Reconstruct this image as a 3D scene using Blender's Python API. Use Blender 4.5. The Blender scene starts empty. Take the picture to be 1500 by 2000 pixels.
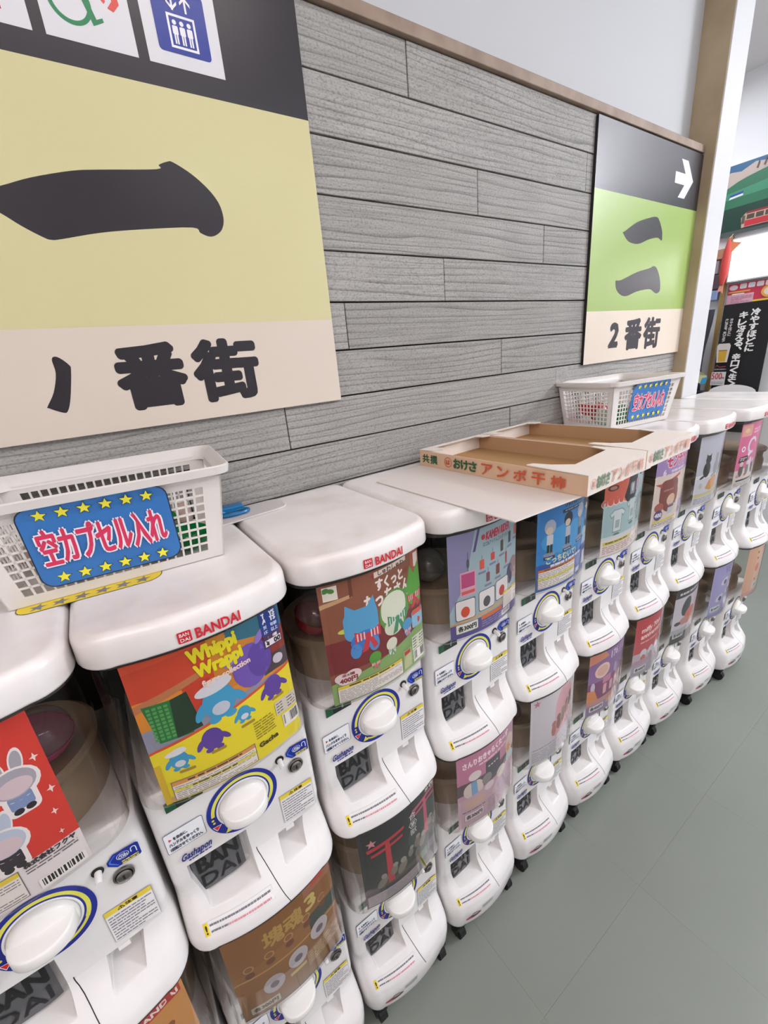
import bpy, bmesh, math, random
from mathutils import Vector, Matrix, geometry
random.seed(7)
scene = bpy.context.scene
COL = scene.collection

# ------------------------------------------------------------------ camera
cam_d = bpy.data.cameras.new('camera'); cam = bpy.data.objects.new('camera', cam_d); COL.objects.link(cam)
cam_d.sensor_fit = 'HORIZONTAL'; cam_d.sensor_width = 24.0; cam_d.lens = 831.71 / 1500 * 24.0
cam_d.clip_start = 0.02
_r = Vector((0.81856766, -0.56758731, -0.08827021)); _d = Vector((-0.25918686, -0.22783127, -0.93857077)); _f = Vector((0.51261014, 0.79116216, -0.33360648))
M = Matrix.Identity(4)
for i in range(3):
    M[i][0] = _r[i]; M[i][1] = -_d[i]; M[i][2] = -_f[i]
M.translation = Vector((0.2485, -0.9845, 1.7288))
cam.matrix_world = M
scene.camera = cam

# ------------------------------------------------------------------ world + exposure
w = bpy.data.worlds.new('world'); scene.world = w; w.use_nodes = True
w.node_tree.nodes['Background'].inputs[0].default_value = (0.90, 0.93, 1.0, 1)
w.node_tree.nodes['Background'].inputs[1].default_value = 0.15
scene.view_settings.view_transform = 'Standard'
try: scene.view_settings.look = 'None'
except Exception: pass
scene.view_settings.gamma = 1.0
scene.view_settings.use_curve_mapping = False
scene.view_settings.exposure = -0.06

# ------------------------------------------------------------------ helpers
def lin(c):
    if isinstance(c, str):
        c = c.lstrip('#'); c = [int(c[i:i+2], 16) / 255 for i in (0, 2, 4)]
    return tuple(((v / 12.92) if v <= 0.04045 else ((v + 0.055) / 1.055) ** 2.4) for v in c[:3]) + (1.0,)

def mat(name, color, rough=0.5, metal=0.0, spec=0.5, emis=None, estr=0.0, coat=0.0):
    m = bpy.data.materials.new(name); m.use_nodes = True
    b = m.node_tree.nodes['Principled BSDF']
    b.inputs['Base Color'].default_value = lin(color)
    b.inputs['Roughness'].default_value = rough
    b.inputs['Metallic'].default_value = metal
    b.inputs['Specular IOR Level'].default_value = spec
    b.inputs['Coat Weight'].default_value = coat
    if emis:
        b.inputs['Emission Color'].default_value = lin(emis); b.inputs['Emission Strength'].default_value = estr
    return m

def N(m, t): return m.node_tree.nodes.new(t)
def L(m, a, b): m.node_tree.links.new(a, b)
def bsdf(m): return m.node_tree.nodes['Principled BSDF']

def noise_tint(m, c1, c2, scale, stretch=(1, 1, 1), lo=0.35, hi=0.65, bump=0.0, detail=4):
    g = N(m, 'ShaderNodeNewGeometry'); mp = N(m, 'ShaderNodeMapping'); mp.inputs['Scale'].default_value = stretch
    n = N(m, 'ShaderNodeTexNoise'); n.inputs['Scale'].default_value = scale; n.inputs['Detail'].default_value = detail
    r = N(m, 'ShaderNodeValToRGB'); r.color_ramp.elements[0].position = lo; r.color_ramp.elements[1].position = hi
    r.color_ramp.elements[0].color = lin(c1); r.color_ramp.elements[1].color = lin(c2)
    L(m, g.outputs['Position'], mp.inputs[0]); L(m, mp.outputs[0], n.inputs[0]); L(m, n.outputs[0], r.inputs[0]); L(m, r.outputs[0], bsdf(m).inputs['Base Color'])
    if bump:
        b = N(m, 'ShaderNodeBump'); b.inputs['Strength'].default_value = bump; b.inputs['Distance'].default_value = 0.002
        L(m, n.outputs[0], b.inputs['Height']); L(m, b.outputs[0], bsdf(m).inputs['Normal'])
    return m

MAT = {}
MAT['white_plastic'] = noise_tint(mat('white_plastic', '#ece9e6', 0.15, spec=0.5), '#e3dfdd', '#eae8e7', 9, lo=0.3, hi=0.6)
MAT['lid'] = noise_tint(mat('lid_plastic', '#e8e3df', 0.2, spec=0.5), '#d9d0ca', '#ebe7e5', 7, lo=0.25, hi=0.52, detail=8)
MAT['knob'] = mat('knob_plastic', '#efedea', 0.18, spec=0.5)
MAT['cream'] = mat('hopper_shaded', '#a08b74', 0.4)  # pale hopper plastic, with the shade inside the case mixed into the colour
MAT['dark_back'] = mat('dark_back', '#1d1718', 0.6)
MAT['flap'] = mat('smoked_flap', '#56575b', 0.15, spec=0.6)
MAT['metal'] = mat('lock_metal', '#8e8a86', 0.25, metal=1.0)
MAT['dark'] = mat('dark_plastic', '#141314', 0.5)
MAT['rubber'] = mat('caster_rubber', '#0c0c0d', 0.7)
MAT['basket'] = mat('basket_plastic', '#f4f1ee', 0.3)
_m = MAT['basket']; _t = N(_m, 'ShaderNodeBsdfTranslucent'); _t.inputs[0].default_value = lin('#efe9e2'); _x = N(_m, 'ShaderNodeMixShader'); _x.inputs[0].default_value = 0.28
L(_m, bsdf(_m).outputs[0], _x.inputs[1]); L(_m, _t.outputs[0], _x.inputs[2]); L(_m, _x.outputs[0], _m.node_tree.nodes['Material Output'].inputs[0])
MAT['board'] = mat('white_board', '#e6ddd8', 0.4)
MAT['blue_plastic'] = mat('blue_plastic', '#0f6fa8', 0.3)
MAT['trim'] = noise_tint(mat('trim_paint', '#8a7465', 0.6), '#7d6858', '#93806f', 14)
MAT['beige'] = noise_tint(mat('beige_paint', '#b3a083', 0.65), '#a99678', '#b8a689', 5)
MAT['white_wall'] = mat('white_wall', '#b9bbbd', 0.7)
MAT['pillar_white'] = mat('pillar_white', '#c6c6c8', 0.5)
MAT['ceiling'] = mat('ceiling_paint', '#e6e1e0', 0.8)
MAT['far_wall'] = mat('far_wall', '#e6e6e8', 0.8)

def color_mat(name, rough, spec=0.5, coat=0.0):
    m = mat(name, '#ffffff', rough, spec=spec, coat=coat)
    a = N(m, 'ShaderNodeAttribute'); a.attribute_name = 'col'
    L(m, a.outputs['Color'], bsdf(m).inputs['Base Color'])
    return m
MAT['print'] = color_mat('printed_paper', 0.45)
MAT['sign'] = color_mat('sign_sheet', 0.27, spec=0.45)
MAT['card'] = color_mat('cardboard', 0.75, spec=0.2)

def clear_mat(name, tint, gloss_mul=1.0, rough=0.04, dens=0.0):
    m = bpy.data.materials.new(name); m.use_nodes = True; nt = m.node_tree; nt.nodes.clear()
    o = N(m, 'ShaderNodeOutputMaterial'); t = N(m, 'ShaderNodeBsdfTransparent'); g = N(m, 'ShaderNodeBsdfGlossy')
    fr = N(m, 'ShaderNodeFresnel'); gb = N(m, 'ShaderNodeNewGeometry'); io = N(m, 'ShaderNodeMapRange')
    io.inputs[3].default_value = 1.45; io.inputs[4].default_value = 1 / 1.45; L(m, gb.outputs['Backfacing'], io.inputs[0]); L(m, io.outputs[0], fr.inputs[0])   # one thin sheet seen from either side
    mu = N(m, 'ShaderNodeMath'); mu.operation = 'MULTIPLY'; mu.inputs[1].default_value = gloss_mul
    mx = N(m, 'ShaderNodeMixShader'); t.inputs[0].default_value = lin(tint); g.inputs['Roughness'].default_value = rough
    L(m, fr.outputs[0], mu.inputs[0]); L(m, mu.outputs[0], mx.inputs[0]); L(m, t.outputs[0], mx.inputs[1]); L(m, g.outputs[0], mx.inputs[2])
    if dens > 0:
        d = N(m, 'ShaderNodeBsdfPrincipled'); d.inputs['Base Color'].default_value = lin(tint); d.inputs['Roughness'].default_value = 0.15
        m2 = N(m, 'ShaderNodeMixShader'); m2.inputs[0].default_value = dens
        L(m, mx.outputs[0], m2.inputs[1]); L(m, d.outputs[0], m2.inputs[2]); L(m, m2.outputs[0], o.inputs[0])
    else: L(m, mx.outputs[0], o.inputs[0])
    return m
MAT['clear'] = clear_mat('clear_case', '#f8f6f4', 0.7)
MAT['rim_smoke'] = clear_mat('smoked_rim', '#6a6462', 0.8, dens=0.35)

# plank material: weathered grey wood grain
def plank_mat():
    m = mat('weathered_plank', '#94908a', 0.75, spec=0.25)
    g = N(m, 'ShaderNodeNewGeometry'); oi = N(m, 'ShaderNodeObjectInfo')
    mul = N(m, 'ShaderNodeMath'); mul.operation = 'MULTIPLY'; mul.inputs[1].default_value = 37.0
    cmb = N(m, 'ShaderNodeCombineXYZ'); add = N(m, 'ShaderNodeVectorMath'); add.operation = 'ADD'
    L(m, oi.outputs['Random'], mul.inputs[0]); L(m, mul.outputs[0], cmb.inputs[0]); L(m, mul.outputs[0], cmb.inputs[2])
    L(m, g.outputs['Position'], add.inputs[0]); L(m, cmb.outputs[0], add.inputs[1])
    def nz(scale, stretch, detail, rough=.55, dist=0.0):
        mp = N(m, 'ShaderNodeMapping'); mp.inputs['Scale'].default_value = stretch; L(m, add.outputs[0], mp.inputs[0])
        n = N(m, 'ShaderNodeTexNoise'); n.inputs['Scale'].default_value = scale; n.inputs['Detail'].default_value = detail; n.inputs['Roughness'].default_value = rough; n.inputs['Distortion'].default_value = dist
        L(m, mp.outputs[0], n.inputs[0]); return n
    def ramp(src, *stops):
        r = N(m, 'ShaderNodeValToRGB'); e = r.color_ramp.elements
        e[0].position, e[0].color = stops[0]; e[1].position, e[1].color = stops[-1]
        for p_, c in stops[1:-1]: x = e.new(p_); x.color = c
        L(m, src, r.inputs[0]); return r
    def mul_(a_, b_):
        x = N(m, 'ShaderNodeMix'); x.data_type = 'RGBA'; x.blend_type = 'MULTIPLY'; x.inputs[0].default_value = 1; L(m, a_, x.inputs[6]); L(m, b_, x.inputs[7]); return x.outputs[2]
    gv = lambda v: (v, v, v, 1)
    wv = N(m, 'ShaderNodeTexWave'); wv.wave_type = 'BANDS'; wv.bands_direction = 'Z'; wv.wave_profile = 'SAW'
    wv.inputs['Scale'].default_value = 1.0; wv.inputs['Distortion'].default_value = 16.0; wv.inputs['Detail'].default_value = 2.2; wv.inputs['Detail Scale'].default_value = 0.55; wv.inputs['Detail Roughness'].default_value = 0.55
    mpw = N(m, 'ShaderNodeMapping'); mpw.inputs['Scale'].default_value = (1.6, 1, 18); L(m, add.outputs[0], mpw.inputs[0]); L(m, mpw.outputs[0], wv.inputs[0])
    mask = nz(1.0, (2.2, 1, 14), 2)                       # where the grain shows
    grain = ramp(wv.outputs['Fac'], (0.0, gv(.48)), (.10, gv(.70)), (.30, gv(1.0)), (1.0, gv(1.06)))
    mm = N(m, 'ShaderNodeMix'); mm.data_type = 'RGBA'; mk = ramp(mask.outputs[0], (.32, gv(.2)), (.56, gv(1))); L(m, mk.outputs[0], mm.inputs[0]); mm.inputs[6].default_value = gv(1.0); L(m, grain.outputs[0], mm.inputs[7])
    streak = ramp(nz(1.0, (5, 1, 260), 4, .6).outputs[0], (.30, gv(.76)), (.50, gv(1.0)), (.74, gv(1.12)))
    pits = ramp(nz(300, (.6, 1, 1), 2).outputs[0], (.32, gv(.68)), (.48, gv(1.0)), (.8, gv(1.12)))
    cloud = ramp(nz(5, (1, 1, 1.6), 3).outputs[0], (.3, gv(.92)), (.7, gv(1.06)))
    base = N(m, 'ShaderNodeMix'); base.data_type = 'RGBA'; base.inputs[6].default_value = lin('#969490'); base.inputs[7].default_value = lin('#a2a09c'); L(m, oi.outputs['Random'], base.inputs[0])
    c = mul_(mul_(mul_(mul_(base.outputs[2], mm.outputs[2]), streak.outputs[0]), pits.outputs[0]), cloud.outputs[0])
    L(m, c, bsdf(m).inputs['Base Color'])
    bp = N(m, 'ShaderNodeBump'); bp.inputs['Strength'].default_value = 0.45; bp.inputs['Distance'].default_value = 0.0015
    L(m, c, bp.inputs['Height']); L(m, bp.outputs[0], bsdf(m).inputs['Normal'])
    return m
MAT['plank'] = plank_mat()

def tile_mat():
    m = mat('floor_vinyl', '#8b8f88', 0.22, spec=0.5)
    noise_tint(m, '#7b8078', '#848a82', 1.2, lo=0.2, hi=0.8, detail=2)
    g = N(m, 'ShaderNodeNewGeometry'); n = N(m, 'ShaderNodeTexNoise'); n.inputs['Scale'].default_value = 5
    mr = N(m, 'ShaderNodeMapRange'); mr.inputs[3].default_value = 0.26; mr.inputs[4].default_value = 0.34
    L(m, g.outputs['Position'], n.inputs[0]); L(m, n.outputs[0], mr.inputs[0]); L(m, mr.outputs[0], bsdf(m).inputs['Roughness'])
    return m
MAT['tile'] = tile_mat()
MAT['grout'] = mat('floor_base', '#777c74', 0.6)

class MB:
    def __init__(s): s.v = []; s.f = []; s.c = []
    def add(s, verts, faces, col=None):
        o = len(s.v); s.v += [tuple(p) for p in verts]; s.f += [tuple(i + o for i in f) for f in faces]
        s.c += [col] * len(faces)
    def box(s, x0, y0, z0, x1, y1, z1, col=None, Mx=None):
        vs = [Vector((x, y, z)) for z in (z0, z1) for y in (y0, y1) for x in (x0, x1)]
        if Mx is not None: vs = [Mx @ p for p in vs]
        s.add(vs, [(0, 2, 3, 1), (4, 5, 7, 6), (0, 1, 5, 4), (2, 6, 7, 3), (0, 4, 6, 2), (1, 3, 7, 5)], col)
    def tube(s, p0, p1, r0, r1=None, n=12, col=None, caps=True):
        r1 = r0 if r1 is None else r1; p0 = Vector(p0); p1 = Vector(p1); d = (p1 - p0).normalized()
        a = d.orthogonal().normalized(); b = d.cross(a); vs = []
        for p, r in ((p0, r0), (p1, r1)):
            for i in range(n):
                t = 2 * math.pi * i / n; vs.append(p + r * (math.cos(t) * a + math.sin(t) * b))
        fs = [(i, (i + 1) % n, n + (i + 1) % n, n + i) for i in range(n)]
        if caps: fs += [tuple(range(n - 1, -1, -1)), tuple(range(n, 2 * n))]
        s.add(vs, fs, col)
    def lathe(s, prof, n=24, Mx=None, col=None):      # prof [(r,h)] about +Z, Mx places it
        vs = []; fs = []
        for r, h in prof:
            for i in range(n):
                t = 2 * math.pi * i / n; p = Vector((r * math.cos(t), r * math.sin(t), h)); vs.append(Mx @ p if Mx is not None else p)
        for j in range(len(prof) - 1):
            for i in range(n):
                a = j * n + i; b = j * n + (i + 1) % n; fs.append((a, b, b + n, a + n))
        s.add(vs, fs, col)
    def mesh(s, name):
        me = bpy.data.meshes.new(name); me.from_pydata(s.v, [], s.f)
        if any(c is not None for c in s.c):
            at = me.color_attributes.new('col', 'FLOAT_COLOR', 'CORNER'); dat = []
            for p in me.polygons:
                c = s.c[p.index] or (1, 1, 1, 1)
                for _ in range(p.loop_total): dat += c
            at.data.foreach_set('color', dat)
        me.update(); return me

def tag(o, label=None, cat=None, group=None, kind=None):
    if label: o['label'] = label
    if cat: o['category'] = cat
    if group: o['group'] = group
    if kind: o['kind'] = kind
    return o
def obj(name, me, m=None, parent=None, smooth=False, bevel=0, angle=40):
    if isinstance(me, MB): me = me.mesh(name)
    o = bpy.data.objects.new(name, me); COL.objects.link(o)
    if m is not None and not me.materials: me.materials.append(MAT[m] if isinstance(m, str) else m)
    if parent is not None: o.parent = parent
    if smooth:
        me.shade_smooth()
        if angle < 180: me.set_sharp_from_angle(angle=math.radians(angle))
    if bevel:
        b = o.modifiers.new('bevel', 'BEVEL'); b.width = bevel; b.segments = 2; b.limit_method = 'ANGLE'
    return o
def empty(name, loc=(0, 0, 0), rz=0.0, parent=None):
    o = bpy.data.objects.new(name, None); COL.objects.link(o); o.location = loc; o.rotation_euler = (0, 0, rz); o.empty_display_size = 0.05
    if parent: o.parent = parent
    return o
def struct(name, me, m, parent=None, **k):
    o = obj(name, me, m, parent, **k)
    if parent is None: o['kind'] = 'structure'
    return o

# ------------------------------------------------------------------ flat print helper
_tc = {}
def text_tris(s):
    if s in _tc: return _tc[s]
    cu = bpy.data.curves.new('t', 'FONT'); cu.body = s; cu.size = 1; cu.resolution_u = 2
    o = bpy.data.objects.new('t', cu); COL.objects.link(o); bpy.context.view_layer.update()
    me = bpy.data.meshes.new_from_object(o.evaluated_get(bpy.context.evaluated_depsgraph_get()))
    bpy.data.objects.remove(o); bpy.data.curves.remove(cu)
    tr = []
    for p in me.polygons:
        vs = [tuple(me.vertices[i].co[:2]) for i in p.vertices]
        for i in range(1, len(vs) - 1): tr.append((vs[0], vs[i], vs[i + 1]))
    bpy.data.meshes.remove(me)
    xs = [q[0] for t in tr for q in t] or [0, 1]; ys = [q[1] for t in tr for q in t] or [0, 1]
    _tc[s] = (tr, min(xs), min(ys), max(xs), max(ys)); return _tc[s]

class Print:
    """2D print collected as coloured triangles on layers"""
    def __init__(s): s.t = []; s.l = 0
    def up(s): s.l += 1
    def tri(s, a, b, c, col): s.t.append((a, b, c, s.l, col))
    def poly(s, pts, col):
        col = lin(col); s.up(); pts = [tuple(p) for p in pts]
        for t in geometry.tessellate_polygon([[Vector((p[0], p[1], 0)) for p in pts]]):
            s.tri(pts[t[0]], pts[t[1]], pts[t[2]], col)
    def spoly(s, pts, col, n=4):
        q = []; k = len(pts)                   # closed Catmull-Rom outline
        for i in range(k):
            p0, p1, p2, p3 = pts[i - 1], pts[i], pts[(i + 1) % k], pts[(i + 2) % k]
            for j in range(n):
                t = j / n; q.append(tuple(.5 * (2 * p1[a] + (p2[a] - p0[a]) * t + (2 * p0[a] - 5 * p1[a] + 4 * p2[a] - p3[a]) * t * t + (3 * p1[a] - p0[a] - 3 * p2[a] + p3[a]) * t ** 3) for a in (0, 1)))
        s.poly(q, col)
    def rect(s, x0, y0, x1, y1, col): s.poly([(x0, y0), (x1, y0), (x1, y1), (x0, y1)], col)
    def rrect(s, x0, y0, x1, y1, r, col, n=5):
        p = []
        for cx, cy, a in ((x1 - r, y0 + r, -90), (x1 - r, y1 - r, 0), (x0 + r, y1 - r, 90), (x0 + r, y0 + r, 180)):
            p += [(cx + r * math.cos(math.radians(a + 90 * i / n)), cy + r * math.sin(math.radians(a + 90 * i / n))) for i in range(n + 1)]
        s.poly(p, col)
    def ell(s, x, y, rx, ry, col, rot=0, n=20):
        c, q = math.cos(math.radians(rot)), math.sin(math.radians(rot)); p = []
        for i in range(n):
            t = 2 * math.pi * i / n; a, b = rx * math.cos(t), ry * math.sin(t); p.append((x + a * c - b * q, y + a * q + b * c))
        s.poly(p, col)
    def ring(s, x, y, r0, r1, col, a0=0, a1=360, n=48, sy=1.0):
        col = lin(col); s.up()
        for i in range(n):
            t0 = math.radians(a0 + (a1 - a0) * i / n); t1 = math.radians(a0 + (a1 - a0) * (i + 1) / n)
            P = lambda r, t: (x + r * math.cos(t), y + r * sy * math.sin(t))
            s.tri(P(r0, t0), P(r1, t0), P(r1, t1), col); s.tri(P(r0, t0), P(r1, t1), P(r0, t1), col)
    def star(s, x, y, r, col, rot=0, k=0.42):
        s.poly([(x + (r if i % 2 == 0 else r * k) * math.cos(math.radians(90 + 36 * i + rot)), y + (r if i % 2 == 0 else r * k) * math.sin(math.radians(90 + 36 * i + rot))) for i in range(10)], col)
    def text(s, st, x0, y0, x1, y1, col, bold=0.0, shear=0.0, rot=0.0, nb=6):
        tr, a0, b0, a1, b1 = text_tris(st); col = lin(col); s.up()
        sx = (x1 - x0) / max(a1 - a0, 1e-6); sy = (y1 - y0) / max(b1 - b0, 1e-6)
        cx, cy = (x0 + x1) / 2, (y0 + y1) / 2; c, q = math.cos(math.radians(rot)), math.sin(math.radians(rot))
        offs = [(0, 0)] if bold <= 0 else [(bold * math.cos(2 * math.pi * i / nb), bold * math.sin(2 * math.pi * i / nb)) for i in range(nb)]
        for ox, oy in offs:
            s.l += 0.4 if nb < 10 else 0.15
            def P(p):
                X = x0 + (p[0] - a0) * sx + ox; Y = y0 + (p[1] - b0) * sy + oy; X += shear * (Y - cy)
                return (cx + (X - cx) * c - (Y - cy) * q, cy + (X - cx) * q + (Y - cy) * c)
            for t in tr: s.tri(P(t[0]), P(t[1]), P(t[2]), col)
    def vtext(s, st, x0, y0, x1, y1, col, bold=0.0, shear=0.0):
        n = len(st); h = (y1 - y0) / n
        for i, ch in enumerate(st):
            t = y1 - i * h; pad = h * 0.06; w = x1 - x0
            if ch in '、。': s.text(ch, x0 + w * .6, t - h * .45, x1, t - pad, col, bold, shear)
            else: s.text(ch, x0, t - h + pad, x1, t - pad, col, bold, shear)
    def lines(s, x0, y0, x1, y1, n, col, fill=0.45, seed=1, seg=9):
        """fine print too small to read: rows of short dashes"""
        rnd = random.Random(seed); h = (y1 - y0) / n; c = lin(col); s.up()
        for i in range(n):
            y = y1 - (i + 1) * h + h * 0.25; x = x0; end = x1 if rnd.random() < 0.7 else x0 + (x1 - x0) * rnd.uniform(0.5, 0.95)
            while x < end:
                l = (x1 - x0) / seg * rnd.uniform(0.5, 1.5); e = min(x + l, end)
                s.tri((x, y), (e, y), (e, y + h * fill), c); s.tri((x, y), (e, y + h * fill), (x, y + h * fill), c)
                x = e + (x1 - x0) / seg * rnd.uniform(0.08, 0.3)
    def barcode(s, x0, y0, x1, y1, col='#222222', seed=3, bg='#f4f2f0'):
        s.rect(x0, y0, x1, y1, bg); rnd = random.Random(seed); x = x0 + (x1 - x0) * 0.06; s.up(); c = lin(col); w = (x1 - x0)
        a, b = y0 + (y1 - y0) * .2, y1 - (y1 - y0) * .08
        while x < x1 - w * 0.06:
            l = w * rnd.choice((0.02, 0.035, 0.05)); s.tri((x, a), (x + l, a), (x + l, b), c); s.tri((x, a), (x + l, b), (x, b), c); x += l + w * rnd.choice((0.02, 0.035))
    def build(s, fn, strips=None, gap=0.00012):
        """fn(x,y,off)->3D; strips = x cut positions so that the print follows a curve"""
        mb = MB()
        for a, b, c, l, col in s.t:
            polys = [[a, b, c]]
            if strips:
                lo = min(a[0], b[0], c[0]); hi = max(a[0], b[0], c[0])
                for cut in strips:
                    if lo < cut < hi:
                        new = []
                        for pl in polys:
                            for side in (1, -1):
                                out = []
                                for i in range(len(pl)):
                                    p, q = pl[i], pl[(i + 1) % len(pl)]; dp, dq = (p[0] - cut) * side, (q[0] - cut) * side
                                    if dp <= 0: out.append(p)
                                    if dp * dq < 0:
                                        t = dp / (dp - dq); out.append((cut, p[1] + (q[1] - p[1]) * t))
                                if len(out) >= 3: new.append(out)
                        polys = new
            for pl in polys:
                ar = sum(pl[i][0] * pl[(i + 1) % len(pl)][1] - pl[(i + 1) % len(pl)][0] * pl[i][1] for i in range(len(pl)))
                if ar < 0: pl = pl[::-1]
                mb.add([fn(p[0], p[1], l * gap) for p in pl], [tuple(range(len(pl)))], col)
        return mb

# ================================================================== SETTING
ZL = 1.437                      # height of the machine lids
# floor
fb = MB(); fb.box(-2.0, -4.2, -0.06, 8.0, 3.0, -0.004)
floor = struct('floor', fb, 'grout')
tp = 0.509; g = 0.00018
tm = MB(); tm.box(g, g, -0.004, tp - g, tp - g, 0.0); tile_me = tm.mesh('floor_tile'); tile_me.materials.append(MAT['tile'])
for i in range(-6, 13):
    for j in range(-7, 7):
        x = 1.357 + i * tp; y = -0.626 + j * tp
        if x < -2 or x + tp > 8 or y < -4.2 or y + tp > 3.0: continue
        o = bpy.data.objects.new('floor_tile', tile_me); COL.objects.link(o); o.location = (x, y, 0); o.parent = floor
# plank wall
wb = MB(); wb.box(-2.0, 0.012, 0.0, 2.604, 0.06, 2.41)
wall_back = struct('wall_back', wb, mat('plank_gap', '#2c2724', 0.9))
PJ = {1.305: 1.064, 1.196: 1.80, 1.087: 1.292, 0.978: 1.589, 0.870: 1.156, 0.762: 0.829, 0.653: 1.39, 0.544: 1.685, 0.435: 1.435, 0.326: 1.15, 0.217: 0.9}
zs = sorted(PJ)
for i, z in enumerate(zs):
    z1 = 1.412 if i == len(zs) - 1 else zs[i + 1]
    xs = [-2.0] + [PJ[z] + k * 1.05 for k in range(-4, 3) if -2.0 < PJ[z] + k * 1.05 < 2.604] + [2.604]
    for a, b in zip(xs[:-1], xs[1:]):
        if b - a < 0.03: continue
        m_ = MB(); dy = random.uniform(-0.0012, 0.0012)
        m_.box(a + 0.0012, dy, z + 1.0 + 0.0018, b - 0.0012, 0.012, z1 + 1.0 - 0.0018)
        obj('plank', m_, 'plank', wall_back, bevel=0.0016)
# ledge trim, upper wall, pillar
t = MB(); t.box(-2.0, -0.014, 2.412, 2.604, 0.07, 2.438); struct('trim_1', t, 'trim', bevel=0.002)
u = MB(); u.box(-2.0, 0.055, 2.3, 2.604, 0.12, 3.4); struct('wall_upper', u, 'white_wall')
p_ = MB(); p_.box(2.604, -0.050, 0.0, 2.607, 1.2, 3.4); pil_side = MB()
pillar = MB(); pillar.box(2.6075, -0.054, 0.0, 2.768, 1.2, 3.4)
struct('wall_pillar', pillar, 'pillar_white', bevel=0.003)
struct('wall_pillar_side', p_, 'beige')
# ceiling and far wall
c_ = MB(); c_.box(-2.0, -4.2, 3.4, 8.0, 3.0, 3.46); struct('ceiling', c_, 'ceiling')
f_ = MB(); f_.box(4.66, -4.2, 0.0, 4.76, 3.0, 3.4); struct('wall_far', f_, 'far_wall')
f_ = MB(); f_.box(-2.06, -4.26, 0.0, 4.66, -4.2, 3.4); struct('wall_front_unseen', f_, 'far_wall')  # unseen wall across the aisle, added for bounce light and sign reflections
f_ = MB(); f_.box(-2.06, -4.2, 0.0, -2.0, 0.055, 3.4); struct('wall_left_unseen', f_, 'far_wall')  # unseen end wall, added to close the room and bounce light

# ------------------------------------------------------------------ lights the place has: ceiling fluorescent panels
def ceiling_light(x, y, lx, ly, power, colr, label):
    r = empty('ceiling_light', (x, y, 3.4)); tag(r, label, 'light', 'fluorescent ceiling lights')
    f = MB(); f.box(-lx / 2 - .03, -ly / 2 - .03, -0.05, lx / 2 + .03, ly / 2 + .03, -0.001); obj('housing', f, 'pillar_white', r)
    d = MB(); d.box(-lx / 2, -ly / 2, -0.056, lx / 2, ly / 2, -0.0505)
    obj('diffuser', d, mat('diffuser', '#ffffff', 0.5, emis=colr, estr=power), r)
WARM, COOL = '#fff3ef', '#f6f8ff'
for x, w_ in ((-1.2, 'beside the left end wall'), (0.7, 'above the aisle at the 1番街 sign')): ceiling_light(x, -1.5, 1.3, 0.32, 8.5, WARM, 'warm white ceiling light panel ' + w_)
for x, w_ in ((2.6, 'above the aisle at the 2番街 sign'), (4.0, 'in front of the far wall')): ceiling_light(x, -1.3, 1.2, 0.32, 6, COOL, 'cool white ceiling light panel ' + w_)
for x, w_ in ((-0.4, 'opposite the lattice basket'), (1.6, 'opposite the cardboard trays'), (3.4, 'opposite the white pillar')): ceiling_light(x, -3.2, 1.3, 0.32, 8, COOL if x > 1 else WARM, 'ceiling light panel across the aisle, ' + w_)
ceiling_light(3.7, 0.75, 0.9, 0.3, 22, COOL, 'ceiling light panel behind the white pillar')

def spot_lamp(x, y, watts, colr, label):
    r = empty('spot_lamp', (x, y, 3.4)); tag(r, label, 'lamp', 'small ceiling spot lamps')
    m_ = MB(); m_.tube((0, 0, -.001), (0, 0, -.06), .02, n=12); m_.tube((0, 0, -.06), (0, 0, -.15), .045, .055, n=16); obj('lamp_can', m_, 'pillar_white', r)
    m_ = MB(); m_.tube((0, 0, -.151), (0, 0, -.156), .042, n=16); obj('bulb', m_, mat('bulb', '#ffffff', .5, emis=colr, estr=20), r)
    ld = bpy.data.lights.new('spot_light', 'POINT'); ld.energy = watts; ld.color = lin(colr)[:3]; ld.shadow_soft_size = .05
    lo = bpy.data.objects.new('spot_light', ld); COL.objects.link(lo); lo.parent = r; lo.location = (0, 0, -.23)
for x, y, w_ in ((4.15, -2.5, 'nearer the aisle middle'), (4.45, -2.35, 'close to the far wall')): spot_lamp(x, y, 88, COOL, 'small ceiling spot lamp at the far end, ' + w_)
for x, y, w_ in ((-.75, -2.3, 'middle one'), (-.55, -2.45, 'farthest from the wall'), (-.95, -2.2, 'nearest the wall')): spot_lamp(x, y, 9, WARM, 'small ceiling spot lamp of three by the left end wall, ' + w_)
# ================================================================== CAPSULE MACHINES
def lerp(tab, z):
    if z >= tab[0][0]: return tab[0][1]
    for (a, b), (c, d) in zip(tab[:-1], tab[1:]):
        if z >= c: return b + (d - b) * (a - z) / (a - c)
    return tab[-1][1]
YF = [(.108, -.342), (.100, -.349), (-.110, -.349), (-.128, -.3505), (-.142, -.354), (-.155, -.361), (-.170, -.3735), (-.184, -.387), (-.194, -.396), (-.201, -.4015), (-.208, -.4055), (-.215, -.408), (-.229, -.411), (-.2335, -.409), (-.237, -.402)]
YFL = YF[:-3] + [(-.232, -.4112), (-.245, -.4125), (-.29, -.407), (-.302, -.404), (-.308, -.399), (-.311, -.392)]
HW = [(.108, .136), (.100, .142), (-.10, .142), (-.20, .146), (-.225, .147), (-.237, .143)]
HWL = HW[:-1] + [(-.29, .145), (-.311, .140)]
CX = [(.1, .128), (-.10, .128), (-.20, .104), (-.3, .102)]
BW = [(.1, .003), (-.10, .003), (-.20, .016), (-.3, .016)]
RY = [(.1, .022), (-.10, .022), (-.20, .050), (-.3, .050)]
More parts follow.
